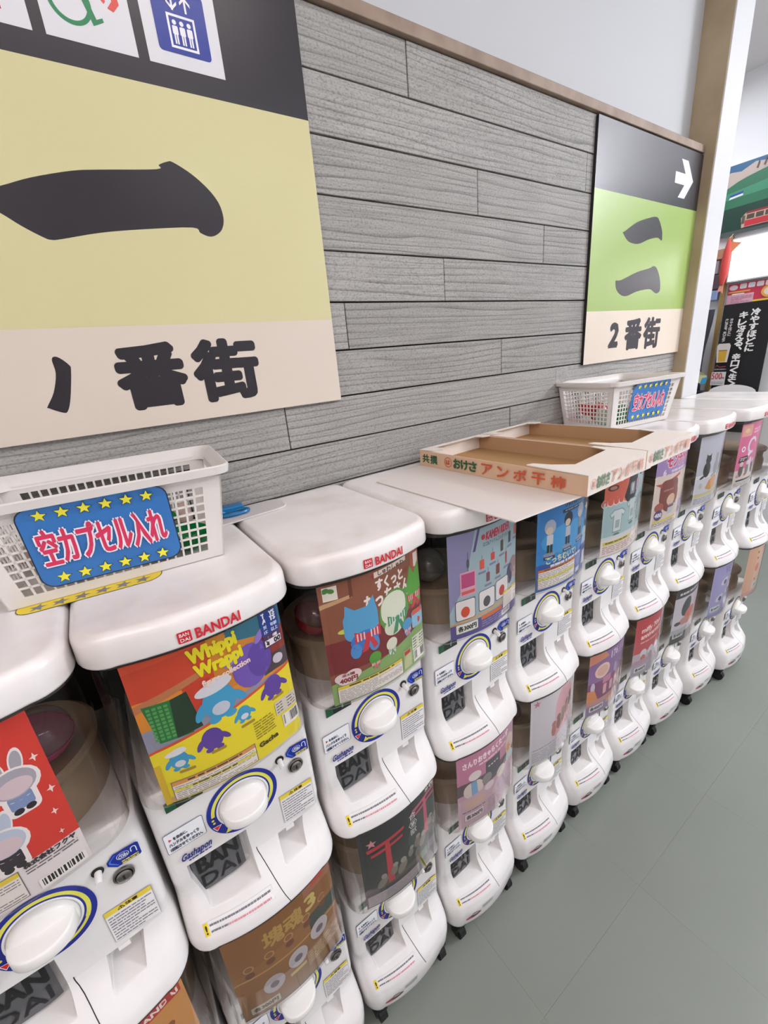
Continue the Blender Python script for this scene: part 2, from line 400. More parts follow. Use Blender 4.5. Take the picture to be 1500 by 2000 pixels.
def front_y(x, z, yf=YFL, hw=HWL):
    c = lerp(CX, z); w = lerp(hw, z); y0 = lerp(yf, z); b = lerp(BW, z); ax = abs(x)
    if ax <= c: return y0 + b * (x / c) ** 2
    t = min(1, (ax - c) / (w - c)); return y0 + b + lerp(RY, z) * (1 - math.sqrt(max(0, 1 - t * t)))
def sstep(a, b, x):
    t = max(0, min(1, (x - a) / (b - a))); return t * t * (3 - 2 * t)
PICK = [(-.0685, -.349), (-.0705, -.320), (-.12, -.321), (-.165, -.322), (-.1675, -.326), (-.169, -.334), (-.1735, -.376), (-.175, -.386), (-.177, -.42)]
COIN = [(-.1275, -.349), (-.1290, -.316), (-.160, -.314), (-.170, -.315), (-.1725, -.320), (-.174, -.328), (-.1780, -.376), (-.180, -.388), (-.182, -.42)]
def body_mesh(name, YFt, HWt, zbot):
    z = .108; rows = [.108, .106, .103, .100]
    rows += [.09, .06, .03, 0, -.03, -.055, -.066, -.0685, -.0695, -.071, -.076]
    q = -.084
    while q > -.1255: rows.append(q); q -= .008
    rows += [-.1265, -.1275, -.1285, -.1295, -.134]
    q = -.140
    while q > -.165: rows.append(q); q -= .0045
    q = -.1655
    while q > -.183: rows.append(q); q -= .001
    while q > -.2345: rows.append(q); q -= .0035
    if zbot < -.3: rows += [-.24, -.25, -.27, -.29, -.298, -.302, -.305, -.308, -.3095, -.311]
    else: rows += [-.230, -.2325, -.2345, -.236, -.237]
    rows = sorted(set(round(r, 5) for r in rows if r >= zbot), reverse=True)
    cols = [-.128, -.12, -.115, -.1125, -.111, -.1095, -.108, -.106, -.10] + [-.09 + .01 * i for i in range(7)] + [-.024, -.019, -.016, -.0135, -.011, -.0085, -.006, 0, .012, .024, .036, .043, .046, .0475, .049, .0505, .053, .06, .07, .08, .09, .096, .0985, .100, .1015, .103, .106, .115, .122, .128]
    NC = 8; vs = []; fs = []
    for zz in rows:
        c = lerp(CX, zz); w = lerp(HWt, zz); y0 = lerp(YFt, zz); b = lerp(BW, zz); ry = lerp(RY, zz); line = []
        line.append((-w, -.03)); line.append((-w, -.2))
        for i in range(NC):
            t = math.pi / 2 * (1 - i / NC); line.append((-(c + (w - c) * math.sin(t)), y0 + b + ry * (1 - math.cos(t))))
        for x in cols:
            X = x / .128 * c if zz < -.10 and abs(x) > .112 else x * (1 if zz >= -.10 else (c / .128))
            y = y0 + b * (X / c) ** 2
            mk = sstep(-.1125, -.1085, x) * (1 - sstep(-.016, -.0085, x))
            if mk > 0 and -.0685 > zz > -.177: y = max(y, y + mk * (lerp(PICK, zz) - y)) if lerp(PICK, zz) > y else y
            mk = sstep(.046, .0495, x) * (1 - sstep(.0995, .103, x))
            if mk > 0 and -.1275 > zz > -.182: y = max(y, y + mk * (lerp(COIN, zz) - y)) if lerp(COIN, zz) > y else y
            line.append((X, y))
        for i in range(NC - 1, -1, -1):
            t = math.pi / 2 * (1 - i / NC); line.append(((c + (w - c) * math.sin(t)), y0 + b + ry * (1 - math.cos(t))))
        line.append((w, -.2)); line.append((w, -.03))
        vs += [(x, y, zz) for x, y in line]; n = len(line)
    for j in range(len(rows) - 1):
        for i in range(n - 1):
            a = j * n + i; fs.append((a, a + n, a + n + 1, a + 1))
        fs.append((j * n + n - 1, j * n + n - 1 + n, j * n + n, j * n))
    fs.append(tuple(range(n))); fs.append(tuple(range((len(rows) - 1) * n + n - 1, (len(rows) - 1) * n - 1, -1)))
    mb = MB(); mb.add(vs, fs); me = mb.mesh(name); me.materials.append(MAT['white_plastic']); me.shade_smooth(); me.set_sharp_from_angle(angle=math.radians(50)); return me
BODY_U = body_mesh('upper_body', YF, HW, -.237)
BODY_L = body_mesh('lower_body', YFL, HWL, -.311)

def contour(w, cx, y0, bow, ry, yback, rb=.02):
    pts = []; NC = 9
    for i in range(5):
        t = math.pi / 2 * i / 4; pts.append((-w + rb * (1 - math.sin(t)) , yback - rb * (1 - math.cos(t))) if False else (-w + rb * (1 - math.sin(t)), yback - rb + rb * math.cos(t)))
    for i in range(NC):
        t = math.pi / 2 * (1 - i / NC); pts.append((-(cx + (w - cx) * math.sin(t)), y0 + bow + ry * (1 - math.cos(t))))
    for i in range(13):
        x = -cx + 2 * cx * i / 12; pts.append((x, y0 + bow * (x / cx) ** 2))
    for i in range(NC - 1, -1, -1):
        t = math.pi / 2 * (1 - i / NC); pts.append(((cx + (w - cx) * math.sin(t)), y0 + bow + ry * (1 - math.cos(t))))
    for i in range(4, -1, -1):
        t = math.pi / 2 * i / 4; pts.append((w - rb * (1 - math.sin(t)), yback - rb + rb * math.cos(t)))
    return pts
def loft(levels, cap_top=True, cap_bot=True):
    mb = MB(); vs = []; n = len(levels[0][1])
    for z, c in levels: vs += [(x, y, z) for x, y in c]
    fs = []
    for j in range(len(levels) - 1):
        for i in range(n):
            a = j * n + i; b = j * n + (i + 1) % n; fs.append((a, b, b + n, a + n))
    if cap_bot: fs.append(tuple(range(n - 1, -1, -1)))
    if cap_top: fs.append(tuple(range((len(levels) - 1) * n, len(levels) * n)))
    mb.add(vs, fs); return mb
def lidc(ins): return contour(.147 - ins, .102, -.424 + ins, .016, .056, -.012 - ins, .02)
LID = loft([(.390, lidc(.004)), (.391, lidc(.001)), (.394, lidc(0)), (.4235, lidc(.0008)), (.4285, lidc(.002)), (.4325, lidc(.0045)), (.4355, lidc(.008)), (.4367, lidc(.011)), (.437, lidc(.014)), (.437, lidc(.0165))]).mesh('lid')
LID.materials.append(MAT['lid']); LID.shade_smooth(); LID.set_sharp_from_angle(angle=math.radians(60))
def casec(ins): return contour(.140 - ins, .100, -.404 + ins, .016, .050, -.02 - ins, .02)
CASE = loft([(.1085, casec(.012)), (.111, casec(.004)), (.116, casec(0)), (.377, casec(0))], cap_top=False, cap_bot=False).mesh('display_case'); CASE.materials.append(MAT['clear']); CASE.shade_smooth(); CASE.set_sharp_from_angle(angle=math.radians(60))
RIM = loft([(.3775, casec(-.001)), (.3895, casec(-.001))], cap_top=False, cap_bot=False).mesh('case_rim'); RIM.materials.append(MAT['rim_smoke'])
mb = MB(); mb.lathe([(0.0, .1083), (.118, .1083), (.118, .150), (.112, .165), (.112, .186), (.122, .192), (.124, .202), (.118, .206), (.06, .196), (0.0, .196)], 32, Matrix.Translation((0, -.215, 0)))
HOP = mb.mesh('hopper'); HOP.materials.append(MAT['cream']); HOP.shade_smooth(); HOP.set_sharp_from_angle(angle=math.radians(35))
mb = MB(); mb.box(-.128, -.048, .1083, .128, -.028, .3895); BACKP = mb.mesh('back_panel'); BACKP.materials.append(MAT['dark_back'])
# dial, knob, lock, post, flap, stickers ------------------------------------------------
def on_front(x, z, off): return (x, front_y(x, z) - 0.0004 - off, z)
def flat_front(x, z, off): return (x, -.3494 - off, z)
pr = Print()
pr.ring(0, 0, .0440, .0635, '#16268c', n=64); pr.ring(0, 0, .0500, .0560, '#e2df5a', -30, 178, n=44); pr.ring(0, 0, .0512, .0556, '#e2df5a', 236, 331, n=28)
pr.ring(0, 0, .0440, .0472, '#f2f2f2', 0, 360, n=64)
for a in (184.5, 191.5): pr.ell(.055 * math.cos(math.radians(a)), .055 * math.sin(math.radians(a)), .0024, .0024, '#e2df5a', n=10)
def pol(r, a): return (r * math.cos(math.radians(a)), r * math.sin(math.radians(a)))
pr.poly([pol(.0615, 198), pol(.0615, 211), pol(.0475, 206)], '#f4f4f4'); pr.poly([pol(.0602, 199.4), pol(.0602, 209.6), pol(.0495, 205.8)], '#d8252e')
pr.poly([pol(.0490, 226), pol(.0620, 229), pol(.0560, 240)], '#e2df5a')
DIAL = pr.build(flat_front).mesh('dial_ring'); DIAL.materials.append(MAT['print'])
mb = MB(); mb.lathe([(.0425, 0), (.0425, .005), (.0415, .009), (.038, .0125), (.030, .015), (.012, .016), (0, .016)], 40, Matrix.Translation((0, -.349, 0)) @ Matrix.Rotation(math.pi / 2, 4, 'X'))
# handle: horizontal half disc fin
vs = []; fs = []; nb = 24; lv = [(-.0130, .93), (-.0118, .975), (-.009, 1.0), (.009, 1.0), (.0118, .975), (.0130, .93)]
for zz, k in lv:
    for i in range(nb + 1):
        t = math.pi * i / nb; q = math.sin(t) ** .7 if 0 < i < nb else 0
        vs.append((-.0405 * k * math.cos(t), -.352 - .043 * k * q, zz * (1.15 - .35 * q) + .001))
n1 = nb + 1
for j in range(len(lv) - 1):
    for i in range(nb): a = j * n1 + i; fs.append((a, a + 1, a + 1 + n1, a + n1))
fs.append(tuple(range(nb, -1, -1))); fs.append(tuple((len(lv) - 1) * n1 + i for i in range(n1)))
mb.add(vs, fs); KNOB = mb.mesh('knob'); KNOB.materials.append(MAT['knob']); KNOB.shade_smooth(); KNOB.set_sharp_from_angle(angle=math.radians(42))
mb = MB(); R90 = Matrix.Rotation(math.pi / 2, 4, 'X')
mb.lathe([(.0150, 0), (.0150, .003), (.0125, .004), (.0105, .002), (.0105, .005), (.008, .007), (.0, .007)], 20, Matrix.Translation((.104, -.349, .009)) @ R90)
LOCK = mb.mesh('lock'); LOCK.materials.append(MAT['metal']); LOCK.shade_smooth(); LOCK.set_sharp_from_angle(angle=math.radians(40))
mb = MB(); mb.box(.1025, -.3563, .005, .1055, -.3560, .014); KEYH = mb.mesh('keyhole'); KEYH.materials.append(MAT['dark'])
mb = MB(); mb.tube((.077, -.345, .040), (.077, -.366, .036), .0052, .0048, 14); POST = mb.mesh('return_lever'); POST.materials.append(MAT['knob']); POST.shade_smooth(); POST.set_sharp_from_angle(angle=math.radians(40))
mb = MB(); mb.lathe([(.0085, 0), (.0085, .0006), (0, .0006)], 16, Matrix.Translation((.077, -.3491, .041)) @ R90); PHOLE = mb.mesh('lever_slot'); PHOLE.materials.append(MAT['dark'])
# smoked pick-up flap
def flap_y(x, z):
    d = ((x + .1085) / .0865 - .5) * 2
    return -.3305 - .004 * (1 - d ** 4) + (z + .0715) * .06
vs = []; fs = []; nx = 10; zl = [-.0715 - .0080 * i for i in range(12)]
for zz in zl:
    for i in range(nx + 1):
        x = -.1085 + (.1085 - .022) * i / nx; d = (i / nx - .5) * 2
        vs.append((x, flap_y(x, zz), zz))
for j in range(len(zl) - 1):
    for i in range(nx): a = j * (nx + 1) + i; fs.append((a, a + nx + 1, a + nx + 2, a + 1))
mb = MB(); mb.add(vs, fs); FLAP = mb.mesh('pickup_flap'); FLAP.materials.append(MAT['flap']); FLAP.shade_smooth()
def flap_fn(x, z, off):
    return (x, flap_y(x, z) - .0006 - off, z)
pr = Print(); pr.text('BAN', -.099, -.116, -.029, -.084, '#0a0a0c', .0016); pr.text('DAI', -.099, -.151, -.031, -.124, '#15151a', .0004)
FTEXT = pr.build(flap_fn, strips=[-.1085 + .00865 * i for i in range(11)]).mesh('flap_lettering'); FTEXT.materials.append(MAT['dark'])
# instruction sticker
pr = Print(); pr.rrect(-.1305, -.0195, -.0680, .0245, .003, '#39466f'); pr.rrect(-.1297, -.0187, -.0688, .0237, .0026, '#eef0f4')
pr.poly([(-.124, .006), (-.124, .0125), (-.119, .0092)], '#c8242c'); pr.text('を自由に、', -.117, .006, -.095, .0128, '#3a3f5c', .0003)
pr.text('ハンドルをゆっくり', -.125, -.0045, -.078, .0028, '#3a3f5c', .0003); pr.text('1回転させてください。', -.125, -.0145, -.074, -.0075, '#3a3f5c', .0003)
STK_I = pr.build(flat_front).mesh('instruction_sticker'); STK_I.materials.append(MAT['print'])
pr = Print(); pr.text('Gashapon', -.116, -.0555, -.066, -.0365, '#1d2a86', .0004, shear=0.25); pr.lines(-.106, -.0580, -.068, -.0545, 1, '#1d2a86', .8, 4, 6)
STK_G = pr.build(flat_front).mesh('brand_lettering'); STK_G.materials.append(MAT['print'])
pr = Print(); pr.rect(.061, -.1145, .1285, -.044, '#7c7c80'); pr.rect(.0615, -.114, .128, -.0445, '#eceaea'); pr.rect(.0615, -.0545, .128, -.0445, '#e6cf3f')
pr.text('⚠注意', .080, -.0528, .108, -.0462, '#2a2415', .0003); pr.lines(.064, -.1125, .1255, -.0565, 9, '#6c6d76', .32, 5, 11)
STK_W = pr.build(flat_front).mesh('warning_sticker'); STK_W.materials.append(MAT['print'])
pr = Print(); pr.poly([(.090, .0395), (.1005, .0285), (.132, .0285), (.1345, .031), (.1345, .054), (.132, .0565), (.1005, .0565), (.090, .0465)], '#132a93')
pr.poly([(.0925, .0415), (.1015, .0315), (.1035, .0315), (.0950, .0425), (.0950, .0455), (.1035, .0535), (.1015, .0535), (.0925, .0455)], '#3f74dd')
pr.ring(.1115, .0455, .0078, .0086, '#e8eefc', sy=.75, n=28); pr.text('COIN', .1055, .0415, .1175, .0470, '#e8eefc', .0002); pr.text('コイン', .1075, .0478, .1155, .0502, '#e8eefc', .0002)
pr.ring(.1265, .0490, .0028, .0042, '#e8eefc', 0, 180, n=14); pr.rect(.1293, .0400, .1307, .0490, '#e8eefc'); pr.rect(.1223, .0440, .1237, .0490, '#e8eefc')
pr.lines(.108, .0300, .131, .0375, 2, '#d9d64b', .6, 3, 5)
STK_C = pr.build(flat_front).mesh('coin_sticker'); STK_C.materials.append(MAT['print'])
def strip_fn(x, z, off): return on_front(x, z, off)
pr = Print(); pr.rect(-.1185, -.2033, .004, -.1847, '#b4b4b8'); pr.rect(-.118, -.2030, .0035, -.1850, '#e6e4e3'); pr.rect(-.118, -.2030, -.1105, -.1850, '#ecd21e'); pr.text('!', -.1155, -.2000, -.1130, -.1885, '#33280a', .0004)
pr.lines(-.108, -.1935, .001, -.1858, 1, '#77777f', .36, 8, 26); pr.lines(-.108, -.2022, -.080, -.1945, 1, '#77777f', .36, 9, 6); pr.lines(-.079, -.2022, -.002, -.1945, 1, '#d68f9b', .36, 10, 18)
STK_S = pr.build(strip_fn, strips=[-.12 + .008 * i for i in range(17)]).mesh('caution_strip')
# follow the curve in height too: one row only, so it is fine
STK_S.materials.append(MAT['print'])
pr = Print(); pr.rect(-.114, .0655, -.056, .086, '#16281f'); pr.rect(-.114, .0655, -.098, .086, '#1f5a3a'); pr.rect(-.078, .071, -.074, .083, '#8c9a92'); STK_D = pr.build(flat_front).mesh('price_window'); STK_D.materials.append(MAT['print'])
# seam of the door
mb = MB(); pts = []
for i in range(25):
    zz = -.124 - (.232 - .124) * i / 24; x = .0005 + .030 * max(0, (i / 24 - .05)) ** 1.15; pts.append((x, zz))
vs = []; fs = []
for x, zz in pts: vs += [(x - .0007, front_y(x, zz) - .0004, zz), (x + .0007, front_y(x, zz) - .0004, zz)]
fs = [(2 * i, 2 * i + 2, 2 * i + 3, 2 * i + 1) for i in range(len(pts) - 1)]
mb.add(vs, fs); SEAM = mb.mesh('door_seam'); SEAM.materials.append(MAT['dark'])
# lid logo
def lid_fn(x, z, off): return (x, -.424 + .016 * (x / .102) ** 2 - .0006 - off, z)
pr = Print(); pr.rrect(-.030, .3965, -.0125, .4135, .0015, '#c8202f'); pr.text('BAN', -.0272, .4062, -.0153, .4112, '#f3e9e9', .0001); pr.text('DAI', -.0272, .3988, -.0153, .4038, '#f3e9e9', .0001)
pr.text('BANDAI', -.0070, .3975, .054, .4125, '#c8202f', .0006)
LOGO = pr.build(lid_fn, strips=[-.03 + .01 * i for i in range(10)]).mesh('brand_lettering'); LOGO.materials.append(MAT['print'])
# emblem on the lower skirt
pr = Print(); pr.ell(-.0755, -.268, .026, .0085, '#6a2a3c', 8); pr.ell(-.092, -.2705, .010, .0058, '#b5485c', 8); pr.ell(-.062, -.265, .0105, .0050, '#5b3a46', 8); pr.ell(-.070, -.2585, .012, .0045, '#8a8288'); pr.ell(-.070, -.2592, .0095, .0028, '#cfcaca')
for i in range(4): pr.rect(-.0795 + i * .005, -.2560, -.0775 + i * .005, -.2505, '#4a3840')
EMB = pr.build(on_front, strips=[-.10 + .012 * i for i in range(5)]).mesh('emblem'); EMB.materials.append(MAT['print'])
pr = Print(); pr.rect(-.047, -.2585, -.003, -.2395, '#bdbfbf'); pr.lines(-.044, -.2570, -.006, -.2410, 3, '#9b9d9e', .4, 3, 5); RAT = pr.build(on_front, strips=[-.04, -.03, -.02, -.01]).mesh('rating_plate'); RAT.materials.append(MAT['print'])
# caster
mb = MB(); mb.tube((-.011, 0, .026), (.011, 0, .026), .026, n=18); WHEEL = mb.mesh('wheel'); WHEEL.materials.append(MAT['rubber'])
mb = MB(); mb.box(-.018, -.016, .046, .018, .016, .058); mb.box(-.018, -.010, .018, -.0125, .012, .048); mb.box(.0125, -.010, .018, .018, .012, .048); mb.tube((0, 0, .058), (0, 0, .0695), .011, n=12); FORK = mb.mesh('caster_fork'); FORK.materials.append(MAT['dark'])

mb = MB(); mb.box(.060, -.3488, -.1375, .077, -.320, -.1285); COINT = mb.mesh('coin_tab'); COINT.materials.append(MAT['knob'])
def part(name, me, parent, loc=None):
    o = bpy.data.objects.new(name, me); COL.objects.link(o); o.parent = parent
    if loc: o.location = loc
    return o

# poster frame: 100 wide (0.228 m), 112 high
PX0, PX1, PZ0, PZ1 = -.106, .122, .117, .374
PEXT = {(0, 'u'): (-.106, .090)}
cur = [PX0, PX1]
def poster_fn(x, y, off):
    X = cur[0] + (cur[1] - cur[0]) * x / 100; Z = PZ0 + (PZ1 - PZ0) * y / 112
    ax = abs(X); yy = -.404 + .016 * (X / .100) ** 2
    if ax > .100: t = min(.98, (ax - .100) / .040); yy = -.388 + .050 * (1 - math.sqrt(1 - t * t))
    return (X, yy + .004 - off, Z)
PSTR = [4 + 4 * i for i in range(24)]

POSTERS = {}
def poster(key):
    def deco(fn):
        POSTERS[key] = fn; return fn
    return deco
def sheet(P, col): P.rect(0, 0, 100, 112, col)
def notice(P, x0, y0, x1, y1, head='#e6cf3f', bg='#efe9e4', n=6, seed=1):
    P.rect(x0, y0, x1, y1, '#6b6a66'); P.rect(x0 + .5, y0 + .5, x1 - .5, y1 - .5, bg); P.rect(x0 + .5, y1 - 3.6, x1 - .5, y1 - .5, head)
    P.lines(x0 + 10, y1 - 3.2, x1 - 10, y1 - .9, 1, '#4a4334', .6, seed, 5); P.lines(x0 + 1.5, y0 + 1, x1 - 1.5, y1 - 4.2, n + 2, '#77747c', .34, seed + 1, 13)
def lump(P, x, y, s, col, belly=None, hat=None, arms=True):
    """plain rounded toy figure without a face"""
    if arms: P.ell(x - s * .95, y - s * .25, s * .22, s * .55, col, -28); P.ell(x + s * .95, y - s * .15, s * .22, s * .55, col, 40)
    P.ell(x - s * .4, y - s * 1.0, s * .3, s * .22, col); P.ell(x + s * .4, y - s * 1.0, s * .3, s * .22, col)
    P.ell(x, y, s * .82, s * 1.02, col)
    if belly: P.ell(x, y - s * .45, s * .45, s * .38, belly)
    if hat: P.ell(x - s * .1, y + s * .92, s * .95, s * .35, hat, 8); P.ell(x + s * .15, y + s * 1.1, s * .6, s * .3, hat, 8)
def bow(P, x, y, s, a, b):
    P.poly([(x, y), (x - s, y + s * .5), (x - s, y - s * .45)], a); P.poly([(x, y), (x + s, y + s * .5), (x + s, y - s * .45)], a)
    P.poly([(x - s * .15, y), (x - s * .6, y - s * 1.3), (x - s * .1, y - s * 1.2), (x + s * .2, y)], a); P.poly([(x - s * .1, y), (x + .35 * s, y - s * 1.3), (x + s * .7, y - s * 1.1), (x + s * .2, y)], a)
    for i in range(3):
        P.rect(x - s * .85 + i * s * .25, y - s * .3, x - s * .75 + i * s * .25, y + s * .3, b); P.rect(x + s * .2 + i * s * .25, y - s * .3, x + s * .3 + i * s * .25, y + s * .3, b)
    P.ell(x, y, s * .18, s * .18, a)
def price(P, st, x0, y0, x1, y1, bg='#e9ece4', fg='#26302a', bold=.35):
    P.rrect(x0, y0, x1, y1, 1.2, '#5a5a60'); P.rrect(x0 + .4, y0 + .4, x1 - .4, y1 - .4, 1, bg); h = y1 - y0; P.text(st, x0 + (x1 - x0) * .1, y0 + h * .22, x1 - (x1 - x0) * .1, y1 - h * .24, fg, bold)
def sparkle(P, x, y, r, col): P.poly([(x, y + r), (x + r * .22, y + r * .22), (x + r * .8, y), (x + r * .22, y - r * .22), (x, y - r), (x - r * .22, y - r * .22), (x - r * .8, y), (x - r * .22, y + r * .22)], col)

@poster((0, 'u'))
def _(P):
    sheet(P, '#e8e2e4'); P.rect(0, 24, 100, 112, '#cf3a30')
    P.ell(64, 92, 12, 11, '#b9c4bb'); P.ell(66, 88, 6, 7, '#5c4a50')
    for x, y, h, c in ((82, 71, '#a9a7b4', '#7f93bd'), (66, 39, '#b9c6da', '#332c36'), (38, 71, '#b9a48e', '#5f6f5c'), (22, 39, '#8d8fae', '#6f4a56')):
        for q, e in ((1.0, '#efe9ea'), (.78, h)):
            P.ell(x - 5, y + 17, 3.6 * q, 8.5 * q, e, 14); P.ell(x + 5, y + 16, 3.6 * q, 8.5 * q, e, -12)
        P.rrect(x - 8.5, y - 17, x + 8.5, y, 4, '#efe9ea'); P.ell(x, y + 3, 13, 10.5, '#efe9ea'); P.rrect(x - 6, y - 13, x + 6, y - 3, 2, c); P.ell(x - 3, y - 14, 2.6, 2, '#2e2a30'); P.ell(x + 3, y - 14, 2.6, 2, '#2e2a30'); P.ell(x, y + 3.6, 11, 8.6, h); P.ell(x, y + 1.4, 8.6, 5.6, '#d6c4cb')
    for x, y, r in ((95, 84, 3), (96, 60, 3), (93, 45, 2.6), (60, 52, 2.6), (62, 70, 3), (92, 30, 2), (20, 60, 3)): sparkle(P, x, y, r, '#f0dcd8')
    P.rrect(55, 70, 64, 74, 1.6, '#e9dcd4'); P.text('テラ', 57, 70.8, 62, 73.2, '#6a3a3a', .1)
    notice(P, 12, 2, 66, 22, n=6, seed=4); P.text('株式会社フクヤ', 69, 20.5, 97, 24, '#3a3438', .25); P.lines(69, 16, 97, 20, 2, '#6a666c', .4, 5, 6)
    P.barcode(72, 1, 98, 8)
@poster((1, 'u'))
def _(P):
    sheet(P, '#d98a2e'); P.rect(0, 40, 100, 62, '#8f93a8'); P.rect(0, 84, 48, 112, '#c5432a'); P.rect(28, 60, 45, 86, '#c13a24')
    P.poly([(0, 76), (52, 92), (52, 96), (0, 82)], '#b9774f'); P.rect(48, 70, 100, 112, '#c8802c'); P.poly([(60, 112), (60, 104), (100, 92), (100, 112)], '#2f6f86'); P.rect(82, 74, 100, 96, '#8c2f22'); P.rect(80, 64, 100, 78, '#4a3f44')
    P.poly([(8, 50), (28, 50), (28, 80), (4, 80)], '#27753d'); P.poly([(18, 50), (34, 52), (30, 82), (20, 80)], '#1e3a26')
    for i in range(9):
        for j in range(4): P.rect(6 + j * 3.3, 52 + i * 3, 8.2 + j * 3.3, 54 + i * 3, '#56a257')
    P.poly([(0, 112), (0, 106), (48, 112)], '#d24c2e')
    P.poly([(0, 42), (0, 45), (100, 64), (100, 61)], '#d2512c'); P.poly([(0, 0), (100, 0), (100, 62), (0, 43)], '#ecdc28')
    # two plain rounded toys, no faces
    P.ell(72, 79, 13, 17, '#6f55b2'); P.ell(79, 80, 9, 14, '#5d449f'); P.ell(60, 90, 6, 3, '#8a74c4', 30); P.ell(82, 97, 6, 2.6, '#8a74c4', 50); P.ell(92, 72, 4, 4, '#cfc8da')
    lump(P, 47, 65, 13, '#3f9dcc', '#c4cddb', '#d7dae4')
    lump(P, 15, 33, 7, '#3f9dcc', '#d6dde6', '#e6e8ee'); lump(P, 37, 39, 8.5, '#5d3f9e'); lump(P, 60, 46, 6, '#3f9dcc', '#d6dde6'); lump(P, 84, 53, 8.5, '#5d3f9e')
    for x, y in ((18, 23), (39, 28), (61, 36), (86, 42)): P.rrect(x - 5, y - 1.2, x + 5, y + 1.2, .9, '#a88f2e')
    P.text('Whippi', 36, 97, 66, 110, '#e6dc1e', .7, rot=3); P.text('Wrappi', 38, 86, 68, 98, '#e6dc1e', .7, rot=3); P.text('figure collection', 40, 80, 72, 85.5, '#f0d8d0', .25, rot=3)
    P.rect(84, 94, 98, 112, '#1f3a8c'); P.text('TOYS', 86, 107.5, 96, 111, '#eef0f6', .3); P.text('ARTS', 86, 103.5, 96, 106.8, '#eef0f6', .3); P.text('対象年齢', 86, 99, 96.5, 101.8, '#c9d6f0', .15); P.text('15才以上', 86, 95, 96.5, 98, '#c9d6f0', .15)
    P.rect(84, 84, 98, 94, '#4c2f58'); P.rect(85, 85, 97.5, 90, '#eee9f0'); P.text('¥400', 86, 85.6, 97, 89.4, '#2a1f30', .3); P.text('全4種', 88, 90.6, 95, 93, '#eee9f0', .12)
    P.rect(4, 1, 62, 5, '#d8a07a'); notice(P, 6, 1, 62, 17, head='#e09a58', n=5, seed=7); P.rect(6.5, 8, 61.5, 10.4, '#e0d75a'); P.lines(18, 8.3, 50, 10.2, 1, '#5a5230', .6, 2, 6)
    P.lines(64, 18, 80, 34, 7, '#8b8224', .4, 6, 4); P.text('Gacha', 65, 10, 80, 14, '#4a3f1a', .3); P.rect(82, 26, 100, 38, '#d8d2c8'); P.lines(83, 27, 99, 37, 4, '#6a665e', .4, 2, 4); P.barcode(86, 12, 100, 24)
    P.rect(0, 0, 3.5, 34, '#d8b52c')
